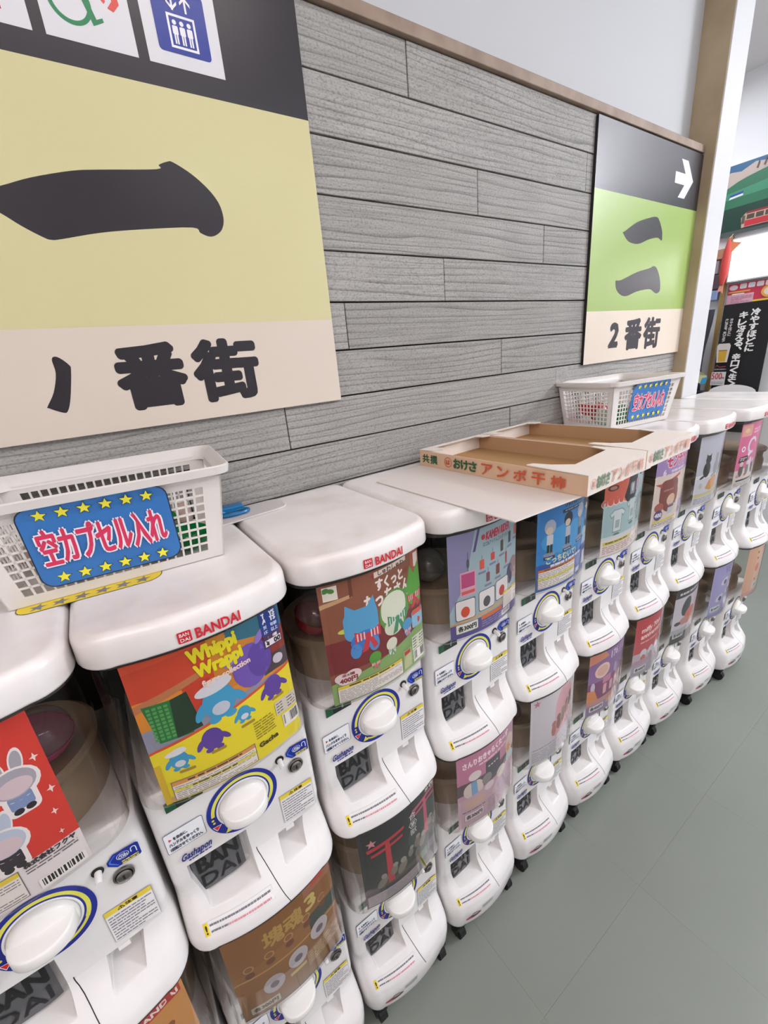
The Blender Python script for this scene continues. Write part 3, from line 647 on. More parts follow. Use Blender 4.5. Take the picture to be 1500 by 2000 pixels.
@poster((2, 'u'))
def _(P):
    sheet(P, '#8c5540'); P.rect(0, 30, 100, 60, '#7a2b30'); P.poly([(0, 92), (26, 96), (27, 99), (0, 96)], '#c8a07a'); P.rect(24, 96, 27, 112, '#6a3a2a')
    P.rect(2, 98, 15, 110, '#e9e6da'); P.ell(6, 107, 3, 2.2, '#4f8a3c', 20); P.ell(10, 106, 3, 2, '#4f8a3c', -20)
    P.poly([(46, 104), (44, 108), (48, 110)], '#a02f2c'); P.poly([(47, 105), (82, 108), (82, 112), (47, 110)], '#e9e0d4'); P.text('しゅわしゅわ', 51, 106, 79, 110.4, '#5a3a30', .2)
    P.text('すくっと', 48, 93, 77, 103, '#f3ece6', .55); P.text('たっちさん', 36, 79, 84, 92, '#f3ece6', .55); P.ell(81, 99, 3.2, 3.2, '#8a4436')
    P.rect(88, 94, 99, 112, '#b5533f'); P.rect(89.2, 97, 97.8, 110, '#efe6e2')
    P.ell(28, 74, 9, 4, '#2f2630'); P.ell(38, 76, 7, 4, '#5d8f3c'); P.ell(18, 68, 7, 2.4, '#c9cf52'); P.ell(66, 80, 5, 4, '#b5323a'); P.ell(77, 80, 7, 3, '#5aa24e'); P.rect(66, 75, 88, 77, '#d8d2d6')
    # plain cushions with chequered bows
    P.rrect(16, 56, 47, 84, 8, '#57a3d4'); P.poly([(17, 76), (19, 90), (29, 82)], '#57a3d4'); P.poly([(36, 82), (44, 92), (47, 76)], '#57a3d4'); P.ell(33, 54, 13, 9, '#3f78c6'); P.ell(24, 46, 5, 7, '#4f8fd0'); P.ell(41, 47, 5, 7, '#4f8fd0')
    P.ell(65, 68, 17, 20, '#5c9a46'); P.rrect(50, 56, 78, 86, 13, '#dfe6d2'); P.ell(63, 54, 11, 9, '#d5dcc8'); P.rrect(81, 62, 100, 92, 8, '#5aa93d'); P.poly([(82, 86), (86, 101), (92, 90)], '#5aa93d'); P.poly([(90, 90), (97, 102), (100, 86)], '#5aa93d')
    bow(P, 36, 58, 12, '#c93a4a', '#eed2d2'); bow(P, 67, 60, 11, '#3f8f68', '#dbe9dc'); bow(P, 90, 70, 9, '#c93a4a', '#eed2d2')
    P.poly([(0, 0), (100, 0), (100, 40), (74, 34), (40, 27), (0, 21)], '#86ad68'); P.rect(0, 0, 100, 3, '#86b06a')
    for x, y, c, d in ((40, 33, '#58a03e', '#d46a7c'), (58, 38, '#dde0cc', '#6aa27c'), (78, 47, '#4f9ccc', '#d8829a')):
        P.ell(x, y, 6, 6, c); P.ell(x, y - 7, 4, 4.5, c); bow(P, x, y - 6, 4.5, d, '#f0e0e0')
    P.ell(14, 23, 9, 6, '#ead9d9'); P.ell(19, 26, 7, 5, '#ead9d9'); P.ell(9, 25, 6, 4.5, '#ead9d9'); P.text('全6種', 9, 26, 20, 28.6, '#8a3a40', .15); P.text('400円', 7, 19.8, 22, 24.6, '#8a3a40', .35)
    P.rrect(84, 38, 100, 56, 3, '#8fc0dc'); P.rect(85, 51, 99, 56, '#cf5a48'); P.ell(92, 44, 3, 3, '#cf4438')
    notice(P, 4, 1, 68, 18, n=7, seed=12); P.rect(70, 3, 80, 22, '#b7c58c'); P.rect(82, 16, 99, 30, '#dfe6d0'); P.lines(83, 17, 98, 29, 4, '#55604a', .4, 3, 4); P.barcode(83, 3, 99, 15); P.rect(71, 17, 79, 21, '#c23a3a')
@poster((3, 'u'))
def _(P):
    sheet(P, '#9fb9c4'); P.poly([(0, 30), (18, 60), (30, 112), (0, 112)], '#8d8bb4'); P.poly([(30, 90), (36, 112), (33, 112), (27, 90)], '#5a4a8c')
    P.text('KAMEN RIDER', 44, 98, 82, 106, '#c2274a', .45, shear=.12); P.ell(40, 102, 2.6, 2.8, '#c83038'); P.text('ロゴ&アイテムコレクション', 40, 92, 80, 96.5, '#5a6478', .12)
    P.text('C', 88, 104, 92, 109, '#c2274a', .3)
    for x, y, c, w, h in ((38, 74, '#d8563f', 6, 10), (53, 78, '#c8402f', 6, 8), (68, 84, '#4c4a3e', 5, 12), (83, 88, '#27364c', 5, 12), (95, 92, '#c85a5c', 6, 10), (46, 58, '#7a4a52', 5, 10), (61, 61, '#7a3f38', 6, 11), (76, 68, '#b53442', 3.4, 13)):
        P.rect(x - .3, y + h / 2, x + .3, y + h / 2 + 5, '#70747c'); P.rrect(x - w / 2, y - h / 2, x + w / 2, y + h / 2, 1, c); P.rrect(x - 5, y - h / 2 - 5, x + 5, y - h / 2 - 2.6, 1, '#7e7f9c')
    P.rrect(12, 46, 30, 72, 1, '#d9a2b8'); P.rect(13.5, 55, 28.5, 70, '#b8487e'); P.rect(13.5, 48, 28.5, 51.5, '#cf5a52'); P.rect(20.6, 72, 21.4, 92, '#6a6c74'); P.ell(21, 80, 1.6, 5, '#565862'); P.rrect(14, 40, 29, 43, 1.2, '#7e7f9c')
    P.ell(92, 54, 7, 10, '#9c7f86'); P.ell(84, 46, 6, 12, '#3a2f5c'); P.ell(95, 44, 6, 7, '#b99ea2')
    for x, c in ((6, '#d2502f'), (33, '#4a4850'), (57, '#c03a34')):
        P.rrect(x, 19 + x * .1, x + 23, 42 + x * .1, 3, '#45424a'); P.rrect(x + .7, 19.7 + x * .1, x + 22.3, 41.3 + x * .1, 2.6, '#e6e4e6'); P.ell(x + 11, 28 + x * .1, 5, 6, c)
    P.rect(0, 0, 100, 16, '#5a4f92'); P.poly([(0, 16), (100, 22), (100, 25), (0, 18)], '#d2a86a'); price(P, '各300円', 6, 5, 32, 16)
    P.rect(36, 12, 68, 17, '#d06a3a'); P.lines(37, 3, 67, 11, 3, '#8f88b4', .5, 3, 5); notice(P, 70, 10, 100, 30, n=6, seed=5); P.barcode(68, 3, 84, 9)
@poster((4, 'u'))
def _(P):
    sheet(P, '#2b86cf'); P.poly([(0, 46), (100, 60), (100, 112), (0, 112)], '#2a7fca'); P.poly([(0, 112), (0, 98), (100, 104), (100, 112)], '#2f68ae'); P.ell(50, 60, 44, 18, '#3f9ada'); P.rect(0, 0, 100, 34, '#2c57a8')
    P.text('呪術廻戦', 38, 97, 88, 111, '#2f3a34', .5); P.rect(36, 90, 88, 94, '#1c2440'); P.lines(40, 91, 84, 93.4, 1, '#8aa0c8', .6, 4, 7)
    for i, (x, hc, bc, lc) in enumerate(((18, '#aab2c4', '#cdd2dc', '#26342c'), (47, '#14182a', '#b9c2ca', '#131c34'), (74, '#a9b6c8', '#8a95a6', '#243a66'), (94, '#4a5068', '#7f8ca0', '#4a5878'))):
        y = 66 + i * 3; P.ell(x, y + 12, 8, 9, hc); P.ell(x - 1, y + 8, 5, 4.5, '#d2c4b4'); P.rrect(x - 4.5, y - 10, x + 4.5, y + 3, 1.5, bc); P.rect(x - 4, y - 20, x - .5, y - 9, lc); P.rect(x + .5, y - 20, x + 4, y - 9, lc); P.ell(x, y - 21, 9, 2.4, '#8f9bb4'); P.rect(x - 8, y - 27, x + 8, y - 23.5, '#1a2340'); P.lines(x - 6, y - 26.4, x + 6, y - 24.2, 1, '#c9d2e0', .6, i + 2, 4)
    P.text('こっちむいて!', 14, 33, 66, 41, '#e4e6b0', .35); P.lines(20, 27, 80, 31.5, 1, '#dfe6f0', .7, 9, 9); P.ell(90, 52, 7, 6, '#a9cfd8'); P.rrect(84, 36, 98, 46, 2, '#b5cbe4')
    notice(P, 2, 3, 66, 28, head='#cf6a34', n=7, seed=9); P.rect(2.5, 14, 65.5, 17, '#dcd65c'); P.rect(70, 4, 80, 10, '#d8dde4'); P.rect(88, 8, 98, 26, '#cbd6e4')
@poster((5, 'u'))
def _(P):
    sheet(P, '#a5c4c9'); P.rect(0, 74, 52, 112, '#d2604c'); 
    for i in range(6): P.ell(2 + i * 9.4, 74 - abs(i - 3) * .5, 5.6, 5.5, '#e9dcd6'); P.ell(2 + i * 9.4, 75 - abs(i - 3) * .5, 5, 5, '#d2604c')
    P.ell(14, 92, 9, 4, '#4a3030'); P.lines(6, 98, 30, 101, 1, '#e9d6d0', .6, 3, 4); P.ell(14, 92, 6, 2.4, '#b07a6a')
    P.poly([(44, 104), (54, 110), (66, 112), (68, 78), (60, 66), (42, 68), (36, 76), (42, 92)], '#1d181c'); P.ell(80, 104, 8, 8, '#26222a'); P.rrect(48, 76, 60, 92, 2, '#8f93a2'); P.rect(52, 80, 56, 90, '#d6d6dc'); P.rrect(64, 78, 74, 94, 2, '#b79fb8')
    P.ell(88, 84, 8, 9, '#c2ccd2'); P.ell(92, 100, 6, 7, '#d8b8b4')
    for x, y, c in ((26, 48, '#d2dde0'), (58, 56, '#c8d6da'), (82, 56, '#8fa2a8')):
        P.poly([(x - 15, y + 8), (x - 8, y + 14), (x + 8, y + 14), (x + 15, y + 8), (x + 11, y + 2), (x + 8, y + 5), (x + 8, y - 18), (x - 8, y - 18), (x - 8, y + 5), (x - 11, y + 2)], '#7f979e')
        P.poly([(x - 13.5, y + 8), (x - 7, y + 12.8), (x + 7, y + 12.8), (x + 13.5, y + 8), (x + 11, y + 4), (x + 7, y + 7), (x + 7, y - 16.5), (x - 7, y - 16.5), (x - 7, y + 7), (x - 11, y + 4)], c); P.rect(x - 4, y - 12, x + 4, y - 1, '#9fb2b8')
        P.ell(x, y - 21, 6, 2, '#5f7a80')
    P.rect(0, 0, 100, 22, '#e6dcd8'); P.rect(4, 14, 60, 19, '#d8cf5a'); P.lines(8, 15, 56, 18.4, 1, '#6a6440', .6, 2, 7); P.lines(3, 2, 92, 13, 4, '#b58a92', .45, 3, 10); P.rect(0, 22, 100, 26, '#d3dde0')
@poster((6, 'u'))
def _(P):
    sheet(P, '#dccfc6'); P.rect(0, 76, 100, 112, '#9f86bd'); P.text('モンチッチ', 20, 88, 88, 107, '#f0dbe2', 2.4); P.text('モンチッチ', 20, 88, 88, 107, '#c0315e', 1.1); P.text('6', 14, 78, 20, 86, '#e6e0ec', .4); P.lines(32, 79, 80, 84, 1, '#d9cfe2', .7, 2, 6)
    for i in range(10): P.ell(5 + i * 10, 76, 6, 2.4, '#dccfc6')
    P.poly([(2, 66), (14, 60), (60, 72), (60, 76), (14, 66)], '#b5473a'); P.rrect(12, 32, 56, 70, 10, '#7c3a34'); P.ell(46, 44, 14, 16, '#8a463c'); P.ell(36, 34, 16, 14, '#7c3a34'); P.ell(40, 38, 11, 9, '#d8b59c'); P.ell(14, 30, 9, 7, '#a5584a'); P.lines(20, 52, 44, 56, 1, '#b5817a', .6, 4, 5)
    P.ell(14, 18, 8.5, 8, '#4d3f78'); P.text('400', 7.5, 15, 20.5, 21, '#e6e0f0', .5); P.rect(34, 16, 48, 26, '#b9c2cc'); P.rect(34, 29, 56, 31, '#7c93b0'); P.rect(70, 0, 100, 30, '#b7a6cc')
    P.rect(0, 0, 64, 10, '#ded4d4'); P.rect(2, 7, 60, 10, '#d9cc4e'); P.lines(2, .6, 60, 6.6, 3, '#6a6468', .45, 6, 9)
@poster((7, 'u'))
def _(P):
    sheet(P, '#b5bac8'); P.rect(0, 0, 100, 46, '#c4c8d2'); P.rect(0, 44, 100, 50, '#d2d4da'); P.vtext('ねこ', 74, 84, 82, 104, '#8a8c98', .3)
    for x, c, s in ((24, '#18161a', 1.0), (52, '#8f9298', 1.0), (76, '#80848c', .9)):
        P.ell(x, 58, 9 * s, 13 * s, c); P.ell(x + 1, 74, 7 * s, 7 * s, c); P.poly([(x - 5, 76), (x - 5, 84), (x, 79)], c); P.poly([(x + 2, 79), (x + 7, 84), (x + 7, 75)], c); P.ell(x - 9, 46, 6, 2, c, 20)
    P.poly([(26, 26), (34, 38), (52, 46), (60, 40), (58, 24), (40, 21)], '#c48a48'); P.ell(50, 32, 8, 10, '#cf9a5c'); P.ell(14, 32, 4, 5, '#b8b2b0')
    P.rect(0, 14, 100, 19, '#b9b6a4'); P.rect(0, 14, 70, 17, '#cfc86e'); P.lines(3, 2, 94, 12, 4, '#8f8f98', .4, 6, 9)
@poster((8, 'u'))
def _(P):
    sheet(P, '#cf5f8e'); P.rrect(2, 90, 30, 110, 3, '#dba08c'); P.ell(16, 100, 6, 4, '#e2c6a8'); P.lines(36, 92, 96, 102, 2, '#e9a9c4', .6, 3, 4)
    P.ring(40, 72, 10, 15, '#d9d2ea', 20, 300, n=30); P.ell(34, 58, 6, 4, '#e4def0', 40); P.ell(42, 42, 5, 9, '#d4cbe6'); P.ell(14, 68, 5, 5, '#e6e0f2'); P.ell(14, 68, 2.6, 2.6, '#cf5f8e')
    P.poly([(6, 44), (32, 46), (30, 56), (8, 54)], '#2a1c26'); P.lines(10, 47, 28, 53, 2, '#e9d9e2', .5, 3, 3)
    P.poly([(0, 0), (100, 0), (100, 44), (60, 36), (0, 30)], '#cfc8c2')
    for x, c in ((16, '#5a5456'), (34, '#7a7a80'), (54, '#4a4448'), (72, '#8a7f84'), (90, '#6a5a60')): P.ell(x, 28 + x * .06, 6, 11, c); P.ell(x, 40 + x * .06, 4.4, 4.4, '#d6c8c4')
    P.rect(8, 10, 60, 13, '#26242a'); P.ell(10, 20, 4, 3, '#c48f94'); P.ell(30, 21, 3, 3, '#a83f42'); P.rect(64, 12, 78, 24, '#9aa0a6'); P.lines(4, 1, 96, 8, 3, '#8a8f98', .4, 2, 9)
@poster((9, 'u'))
def _(P):
    sheet(P, '#d7d2dc'); P.rect(0, 70, 100, 112, '#d99a6c'); P.ell(30, 50, 12, 14, '#c88a5a'); P.ell(66, 54, 12, 14, '#c4a6b4'); P.lines(4, 2, 96, 18, 5, '#8a8a92', .4, 4, 9)
@poster((0, 'l'))
def _(P):
    sheet(P, '#c98f52'); P.rect(64, 102, 98, 111, '#b53a34'); P.text('BANDAI', 68, 104, 96, 109, '#f0e4de', .3)
    for i in range(14): P.ell(10 + (i * 37) % 86, 20 + (i * 23) % 74, 3, 4, '#8a5a34')
    notice(P, 4, 2, 70, 18, seed=3)
@poster((1, 'l'))
def _(P):
    sheet(P, '#8f6234'); P.poly([(0, 60), (100, 84), (100, 112), (0, 112)], '#875a30'); P.rect(0, 52, 100, 54, '#b58c4e'); P.rect(70, 56, 100, 74, '#3a4540'); P.rect(70, 100, 100, 112, '#9c6a52'); P.rect(78, 105, 92, 110, '#b5473a')
    P.text('塊魂', 30, 78, 66, 98, '#b0914e', .7); P.text('3', 70, 82, 80, 98, '#c2b069', 1.0)
    for i in range(5): P.ring(14 + i * 18, 66 + i * 3.5, 3.2, 4.4, '#b58a5c', n=18); P.ell(14 + i * 18, 58 + i * 3.5, 4, 4, '#6f3f2c')
    for i in range(3): P.ell(30 + i * 24, 30 + i * 9, 9.5, 11, '#b9b3b8'); P.ell(30 + i * 24, 29 + i * 9, 4, 4, '#6f6474')
    P.rect(62, 14, 100, 34, '#9c7a5c'); P.lines(64, 16, 98, 32, 5, '#c4ab80', .4, 4, 6); price(P, '各300円', 6, 4, 32, 14, '#c9bda4', '#3a3024'); P.rect(0, 0, 100, 2, '#6d4526'); P.rect(44, 22, 60, 26, '#c2b069')
@poster((2, 'l'))
def _(P):
    sheet(P, '#2f3236'); P.rect(0, 20, 100, 60, '#35373a'); P.ell(80, 60, 26, 30, '#3d4847'); P.rect(0, 22, 100, 28, '#5d4d46')
    for x, y, s, c in ((30, 72, 1.0, '#b53440'), (82, 88, .85, '#b8566c')):
        P.poly([(x - 22 * s, y + 8 * s), (x + 20 * s, y + 14 * s), (x + 21 * s, y + 18 * s), (x - 23 * s, y + 13 * s)], c); P.poly([(x - 19 * s, y), (x + 18 * s, y + 5 * s), (x + 18 * s, y + 8.5 * s), (x - 19 * s, y + 4 * s)], c); P.poly([(x - 4 * s, y - 48 * s), (x + 4 * s, y - 48 * s), (x + 2 * s, y + 12 * s), (x - 3 * s, y + 12 * s)], c)
    P.text('合', 58, 88, 67, 97, '#d6d6d2', .1); P.ring(62.5, 81, 5, 5.8, '#d6d6d2', 0, 360, n=6); P.text('掌', 59.5, 78, 65.5, 84, '#d6d6d2', .1); P.text('獣', 58, 66, 67, 74.5, '#c4c4c0', .05)
    P.star(13, 92, 6, '#c98a92'); P.text('200円', 84, 104, 97, 109, '#d9d9d6', .25); P.lines(84, 110, 96, 112, 1, '#b9b9b6', .6, 2, 3)
    for x, y, r, a in ((20, 30, 8, 20), (34, 38, 7, 50), (44, 34, 9, 30), (56, 44, 6, 60), (66, 50, 7, 50), (74, 44, 8, 40), (88, 58, 6, 70), (96, 52, 6, 50)):
        P.ell(x, y, r * .6, r, '#807770', a - 60); P.ell(x + 2, y + r, r * .4, r * .5, '#9a938c', a)
    P.rect(2, 2, 66, 17, '#a79aa2'); P.lines(4, 3, 64, 15, 5, '#8c808a', .4, 4, 8); P.rect(70, 16, 80, 28, '#5f7a70'); P.rect(82, 18, 94, 30, '#6f6a78')
@poster((3, 'l'))
def _(P):
    sheet(P, '#c69ab0'); P.rect(0, 70, 100, 112, '#bf7f9c'); P.rect(76, 60, 100, 112, '#b890a4'); P.text('さんりおきゃらくたーず', 8, 94, 84, 103, '#f4e6ea', .5, rot=3); P.lines(30, 87, 80, 91, 1, '#e9cdd8', .6, 3, 9)
    P.rect(0, 52, 100, 70, '#6a5a64'); P.rect(40, 58, 66, 86, '#55525c'); P.text('••••', 44, 76, 62, 78, '#d9d4d8', .1)
    P.rrect(8, 44, 36, 68, 11, '#d9cdc4'); P.poly([(19, 45), (28, 45), (26, 68), (18, 68)], '#7fa6cf'); P.ell(24, 76, 9, 7, '#e2d6d8'); P.ell(42, 60, 8, 8, '#8f8a8c'); P.ell(88, 80, 9, 15, '#d8c4bc'); P.ell(86, 72, 6, 10, '#d2944e')
    P.poly([(0, 0), (100, 0), (100, 60), (60, 52), (0, 44)], '#c9aab8'); P.ell(46, 46, 8, 6, '#e0cfd6'); P.ell(68, 52, 9, 8, '#d9d2c8'); P.ell(88, 60, 8, 8, '#b9ccd0'); P.ell(24, 34, 16, 7, '#d2b0a0'); P.ell(70, 34, 10, 8, '#bfa2c0')
    price(P, '各300円', 8, 8, 36, 20, '#e4d2da'); P.lines(42, 6, 96, 26, 6, '#a87f98', .4, 3, 8); P.lines(6, 22, 40, 25, 1, '#8a5f74', .6, 3, 7)
@poster((4, 'l'))
def _(P):
    sheet(P, '#d2ced6'); P.ell(66, 78, 22, 32, '#dba8b4'); P.poly([(44, 30), (88, 42), (88, 78), (44, 78)], '#dba8b4')
    for i, c in enumerate(('#b5736a', '#8a6460', '#a8938a', '#9c7468', '#7d5c5c')):
        x = 42 + i * 10; y = 44 + i * 7; P.ell(x, y, 5, 10, c); P.ell(x, y + 11, 4.6, 5, c)
    P.star(10, 104, 6, '#c4788c'); P.rect(0, 0, 100, 26, '#cfcdd6'); P.lines(4, 4, 96, 22, 5, '#b0a9b6', .4, 3, 8); P.lines(6, 24, 50, 27, 1, '#a39aa8', .6, 3, 6); P.rect(0, 26, 100, 27, '#bdb9c4')
@poster((5, 'l'))
def _(P):
    sheet(P, '#8a5c92'); P.rect(0, 58, 100, 112, '#87639a'); P.poly([(0, 94), (40, 100), (30, 112), (0, 112)], '#c8836a'); P.ell(28, 78, 16, 13, '#e2c3b4'); P.ell(28, 78, 12, 9, '#d6aa9c'); P.rect(0, 24, 100, 60, '#7d3268'); P.ell(10, 52, 4, 9, '#cfc0d8'); P.ell(62, 68, 4, 9, '#b7a8c8'); P.rrect(30, 52, 50, 64, 2, '#c87f9c')
    for x in (36, 52, 66, 82): P.rrect(x - 4, 32, x + 4, 50, 2, '#d9a8b0')
    P.poly([(0, 26), (22, 26), (14, 46), (0, 48)], '#d98a4a'); P.rect(0, 18, 100, 27, '#c28a84'); P.rect(0, 0, 100, 18, '#8f78a8'); price(P, '各400円', 6, 6, 36, 17, '#d9d4e2'); P.text('176', 46, 92, 66, 104, '#d9cde2', .5); P.rect(42, 10, 70, 18, '#d2a07c'); P.lines(70, 86, 98, 104, 3, '#b9a8c8', .5, 2, 3)
@poster((6, 'l'))
def _(P):
    sheet(P, '#b9aab8'); P.rect(0, 44, 78, 112, '#b83c46'); P.rect(78, 40, 100, 112, '#b0b0ba'); P.text('miffy 70th', 14, 82, 68, 94, '#efd9d8', .4, rot=3); P.text('anniversary', 14, 70, 72, 81, '#efd9d8', .4, rot=3); P.lines(14, 62, 60, 66, 1, '#dcb0b0', .6, 3, 5)
    for x in (24, 44, 64, 84): P.ell(x, 42, 8, 8, '#cdd0d8'); P.ell(x, 32, 6, 7, '#c06a5c' if x < 40 else '#8f98a8')
    P.rect(0, 0, 100, 22, '#aaa0b6'); price(P, '各400円', 6, 6, 36, 17, '#d9d4e2'); P.rect(0, 22, 100, 30, '#b590a0')
@poster((7, 'l'))
def _(P):
    sheet(P, '#c6c2cc'); P.rect(0, 96, 100, 112, '#3c3a40'); P.lines(10, 100, 70, 106, 1, '#c9c9cf', .7, 4, 6); P.ell(34, 74, 13, 20, '#3c444e', -20); P.ell(50, 52, 20, 17, '#c8675c', 25); P.ell(32, 44, 14, 8, '#b5847c'); P.ell(76, 70, 10, 20, '#cfa6bc', 20); P.ell(14, 42, 8, 4, '#4a3a3e')
    P.rect(0, 0, 100, 20, '#39383c'); price(P, '各400円', 6, 11, 36, 24, '#c9d0cc'); P.rect(0, 20, 100, 30, '#aca8b2')
@poster((8, 'l'))
def _(P):
    sheet(P, '#9c99c8'); P.text('12', 40, 92, 56, 102, '#5a4f9c', .4); P.lines(34, 98, 80, 108, 2, '#6f66ac', .5, 2, 4)
    for x, y in ((40, 74), (70, 66), (30, 40), (62, 50), (82, 84)): P.ell(x, y, 13, 7, '#cdc8dc', 20); P.ell(x + 2, y - 2, 6, 5, '#4f4666')
    price(P, '各300円', 6, 12, 36, 24, '#d6dfe0'); P.rect(0, 0, 100, 8, '#8480b4'); P.lines(40, 10, 96, 22, 4, '#7d78ac', .4, 3, 6)
@poster((9, 'l'))
def _(P):
    sheet(P, '#d9b6a4'); P.rect(0, 0, 30, 112, '#d2a58c'); P.text('プリん', 50, 92, 90, 106, '#c24a4a', .7)
    for x, y in ((34, 98), (36, 84), (40, 34), (70, 30)): P.ell(x, y, 5, 5, '#d9b04a'); P.ell(x, y, 2.6, 2.6, '#5a3824')
    P.ell(40, 62, 9, 10, '#cf7a64'); P.ell(66, 62, 9, 12, '#c9ccd4'); P.ell(78, 76, 8, 9, '#9fb9cc'); P.rrect(34, 12, 62, 26, 2, '#c9d2cc'); P.text('300', 40, 15, 56, 22, '#5f6a64', .3); P.rect(0, 0, 100, 8, '#c9968c')

# ------------------------------------------------------------------ machine assembly
KX = [0.0059, 0.3, 0.5985, 0.8978, 1.2, 1.5041, 1.8071, 2.1071, 2.4177, 2.719]
KY = [-0.004, 0.004, 0.0115, 0.0105, 0.0125, 0.0130, 0.0140, 0.0090, -0.0114, -0.0410]
HT = 0.6215
DESC = ['red plush poster in its upper case', 'yellow and orange toy poster in its upper case', 'brown poster with bow tied plush in its upper case', 'pale blue keychain poster over a purple band', 'bright blue figure poster in its upper case', 'teal and red shirt poster in its upper case', 'cream and purple poster in its upper case', 'grey poster of sitting cats in its upper case', 'pink poster in its upper case', 'orange and grey poster beside the white pillar']
def make_machine(k):
    r = empty('capsule_machine', (KX[k], KY[k], 0.0))
    tag(r, 'white two-tier capsule vending machine with ' + DESC[k], 'vending machine', 'row of capsule machines along the plank wall')
    for tier, zo in (('u', 1.0), ('l', 1.0 - HT)):
        b = part('front_body', BODY_U if tier == 'u' else BODY_L, r, (0, 0, zo))
        for nm, me in (('dial_ring', DIAL), ('knob', KNOB), ('lock', LOCK), ('keyhole', KEYH), ('return_lever', POST), ('lever_slot', PHOLE), ('pickup_flap', FLAP), ('flap_lettering', FTEXT), ('instruction_sticker', STK_I), ('brand_lettering', STK_G), ('warning_sticker', STK_W), ('coin_sticker', STK_C), ('caution_strip', STK_S), ('price_window', STK_D), ('door_seam', SEAM), ('coin_tab', COINT)):
            part(nm, me, b)
        if tier == 'l': part('emblem', EMB, b); part('rating_plate', RAT, b)
        c = part('display_case', CASE, r, (0, 0, zo)); part('case_rim', RIM, c)
        P = Print(); cur[:] = PEXT.get((k, tier), (PX0, PX1)); POSTERS[(k, tier)](P); me = P.build(poster_fn, PSTR, 0.000012).mesh('poster'); me.materials.append(MAT['print'])
        part('poster', me, c)
        part('hopper', HOP, r, (0, 0, zo)); part('back_panel', BACKP, r, (0, 0, zo))
    l = part('lid', LID, r, (0, 0, 1.0)); part('brand_lettering', LOGO, l)
    for x in (-.108, .108):
        for y in (-.362, -.07):
            c = part('caster', FORK, r, (x, y, 0)); part('wheel', WHEEL, c)
    return r
MACH = [make_machine(k) for k in range(10)]

# ------------------------------------------------------------------ toy capsules in the cases
CAPM = {}
def capsule(x, y, z, r, colr, label, rot=0.3, group='toy capsules', half=False):
    e = empty('toy_capsule', (x, y, z)); tag(e, label, 'capsule', group); e.rotation_euler = (rot, rot * .6, rot)
    if colr not in CAPM: CAPM[colr] = clear_mat('capsule_' + colr[1:], colr, 1.0, dens=0.55)
    if 'clr' not in CAPM: CAPM['clr'] = clear_mat('capsule_clear', '#e9ecec', 1.2, dens=0.10)
    lo = MB(); n = 8; lo.lathe([(r * math.sin(math.pi / 2 * i / n), -r * math.cos(math.pi / 2 * i / n)) for i in range(n + 1)] + [(r * 1.03, 0), (r * 1.03, r * .06)], 24); obj('lower_shell', lo, CAPM[colr], e, smooth=True)
    if not half:
        up = MB(); up.lathe([(r * 1.0, r * .06)] + [(r * math.cos(math.pi / 2 * i / n), r * math.sin(math.pi / 2 * i / n)) for i in range(1, n + 1)], 24); obj('upper_shell', up, CAPM['clr'], e, smooth=True)
    return e
def in_case(k, tier, lx, ly, colr, label, r=.043, rot=.3, half=False):
    zo = 1.0 if tier == 'u' else 1.0 - HT
    capsule(KX[k] + lx, KY[k] + ly, zo + .2065 + r * 1.03, r, colr, label, rot)
in_case(0, 'u', .060, -.265, '#d4628c', 'pink and clear toy capsule behind the red poster')
in_case(2, 'u', -.070, -.270, '#b3202e', 'dark red toy capsule behind the brown poster')
in_case(1, 'u', .070, -.250, '#3f7d5c', 'green toy capsule behind the yellow and orange poster')
in_case(3, 'u', -.060, -.260, '#8a8078', 'grey toy capsule behind the pale blue keychain poster')
in_case(5, 'u', -.075, -.270, '#c9d0d0', 'clear toy capsule behind the teal shirt poster')
in_case(7, 'u', -.065, -.275, '#2f7a4c', 'green toy capsule behind the grey cat poster')
in_case(4, 'l', -.070, -.270, '#7a2030', 'dark red toy capsule in the lower case under the blue poster')
in_case(6, 'u', -.065, -.270, '#5a3a3c', 'brown toy capsule behind the cream and purple poster')

# ================================================================== SIGN BOARDS
def sign_board(x0, x1, label, draw):
    r = empty('sign_board', ((x0 + x1) / 2, 0, 1.6465)); tag(r, label, 'sign', 'street name signs on the plank wall')
    cx = (x0 + x1) / 2
    b = MB(); b.box(x0 - cx, -.0115, 0, x1 - cx, -.0016, .760); obj('panel', b, mat('sign_edge', '#17151a', 0.5), r)
    P = Print(); draw(P); me = P.build(lambda x, z, o: (x - cx, -.0117 - o, z - 1.6465), gap=0.00003)
    obj('printed_face', me, 'sign', r)
INK = '#231d23'
ICHI = [(0.190, 2.022), (0.231, 2.035), (0.274, 2.051), (0.332, 2.067), (0.375, 2.074), (0.465, 2.086), (0.47, 2.093), (0.486, 2.1), (0.496, 2.1), (0.524, 2.086), (0.549, 2.066), (0.565, 2.044), (0.569, 2.019), (0.562, 2.0), (0.548, 1.989), (0.534, 1.986), (0.519, 1.991), (0.506, 1.999), (0.419, 1.99), (0.35, 1.98), (0.291, 1.967), (0.276, 1.965), (0.266, 1.968), (0.242, 1.982), (0.22, 1.998), (0.195, 2.012)]
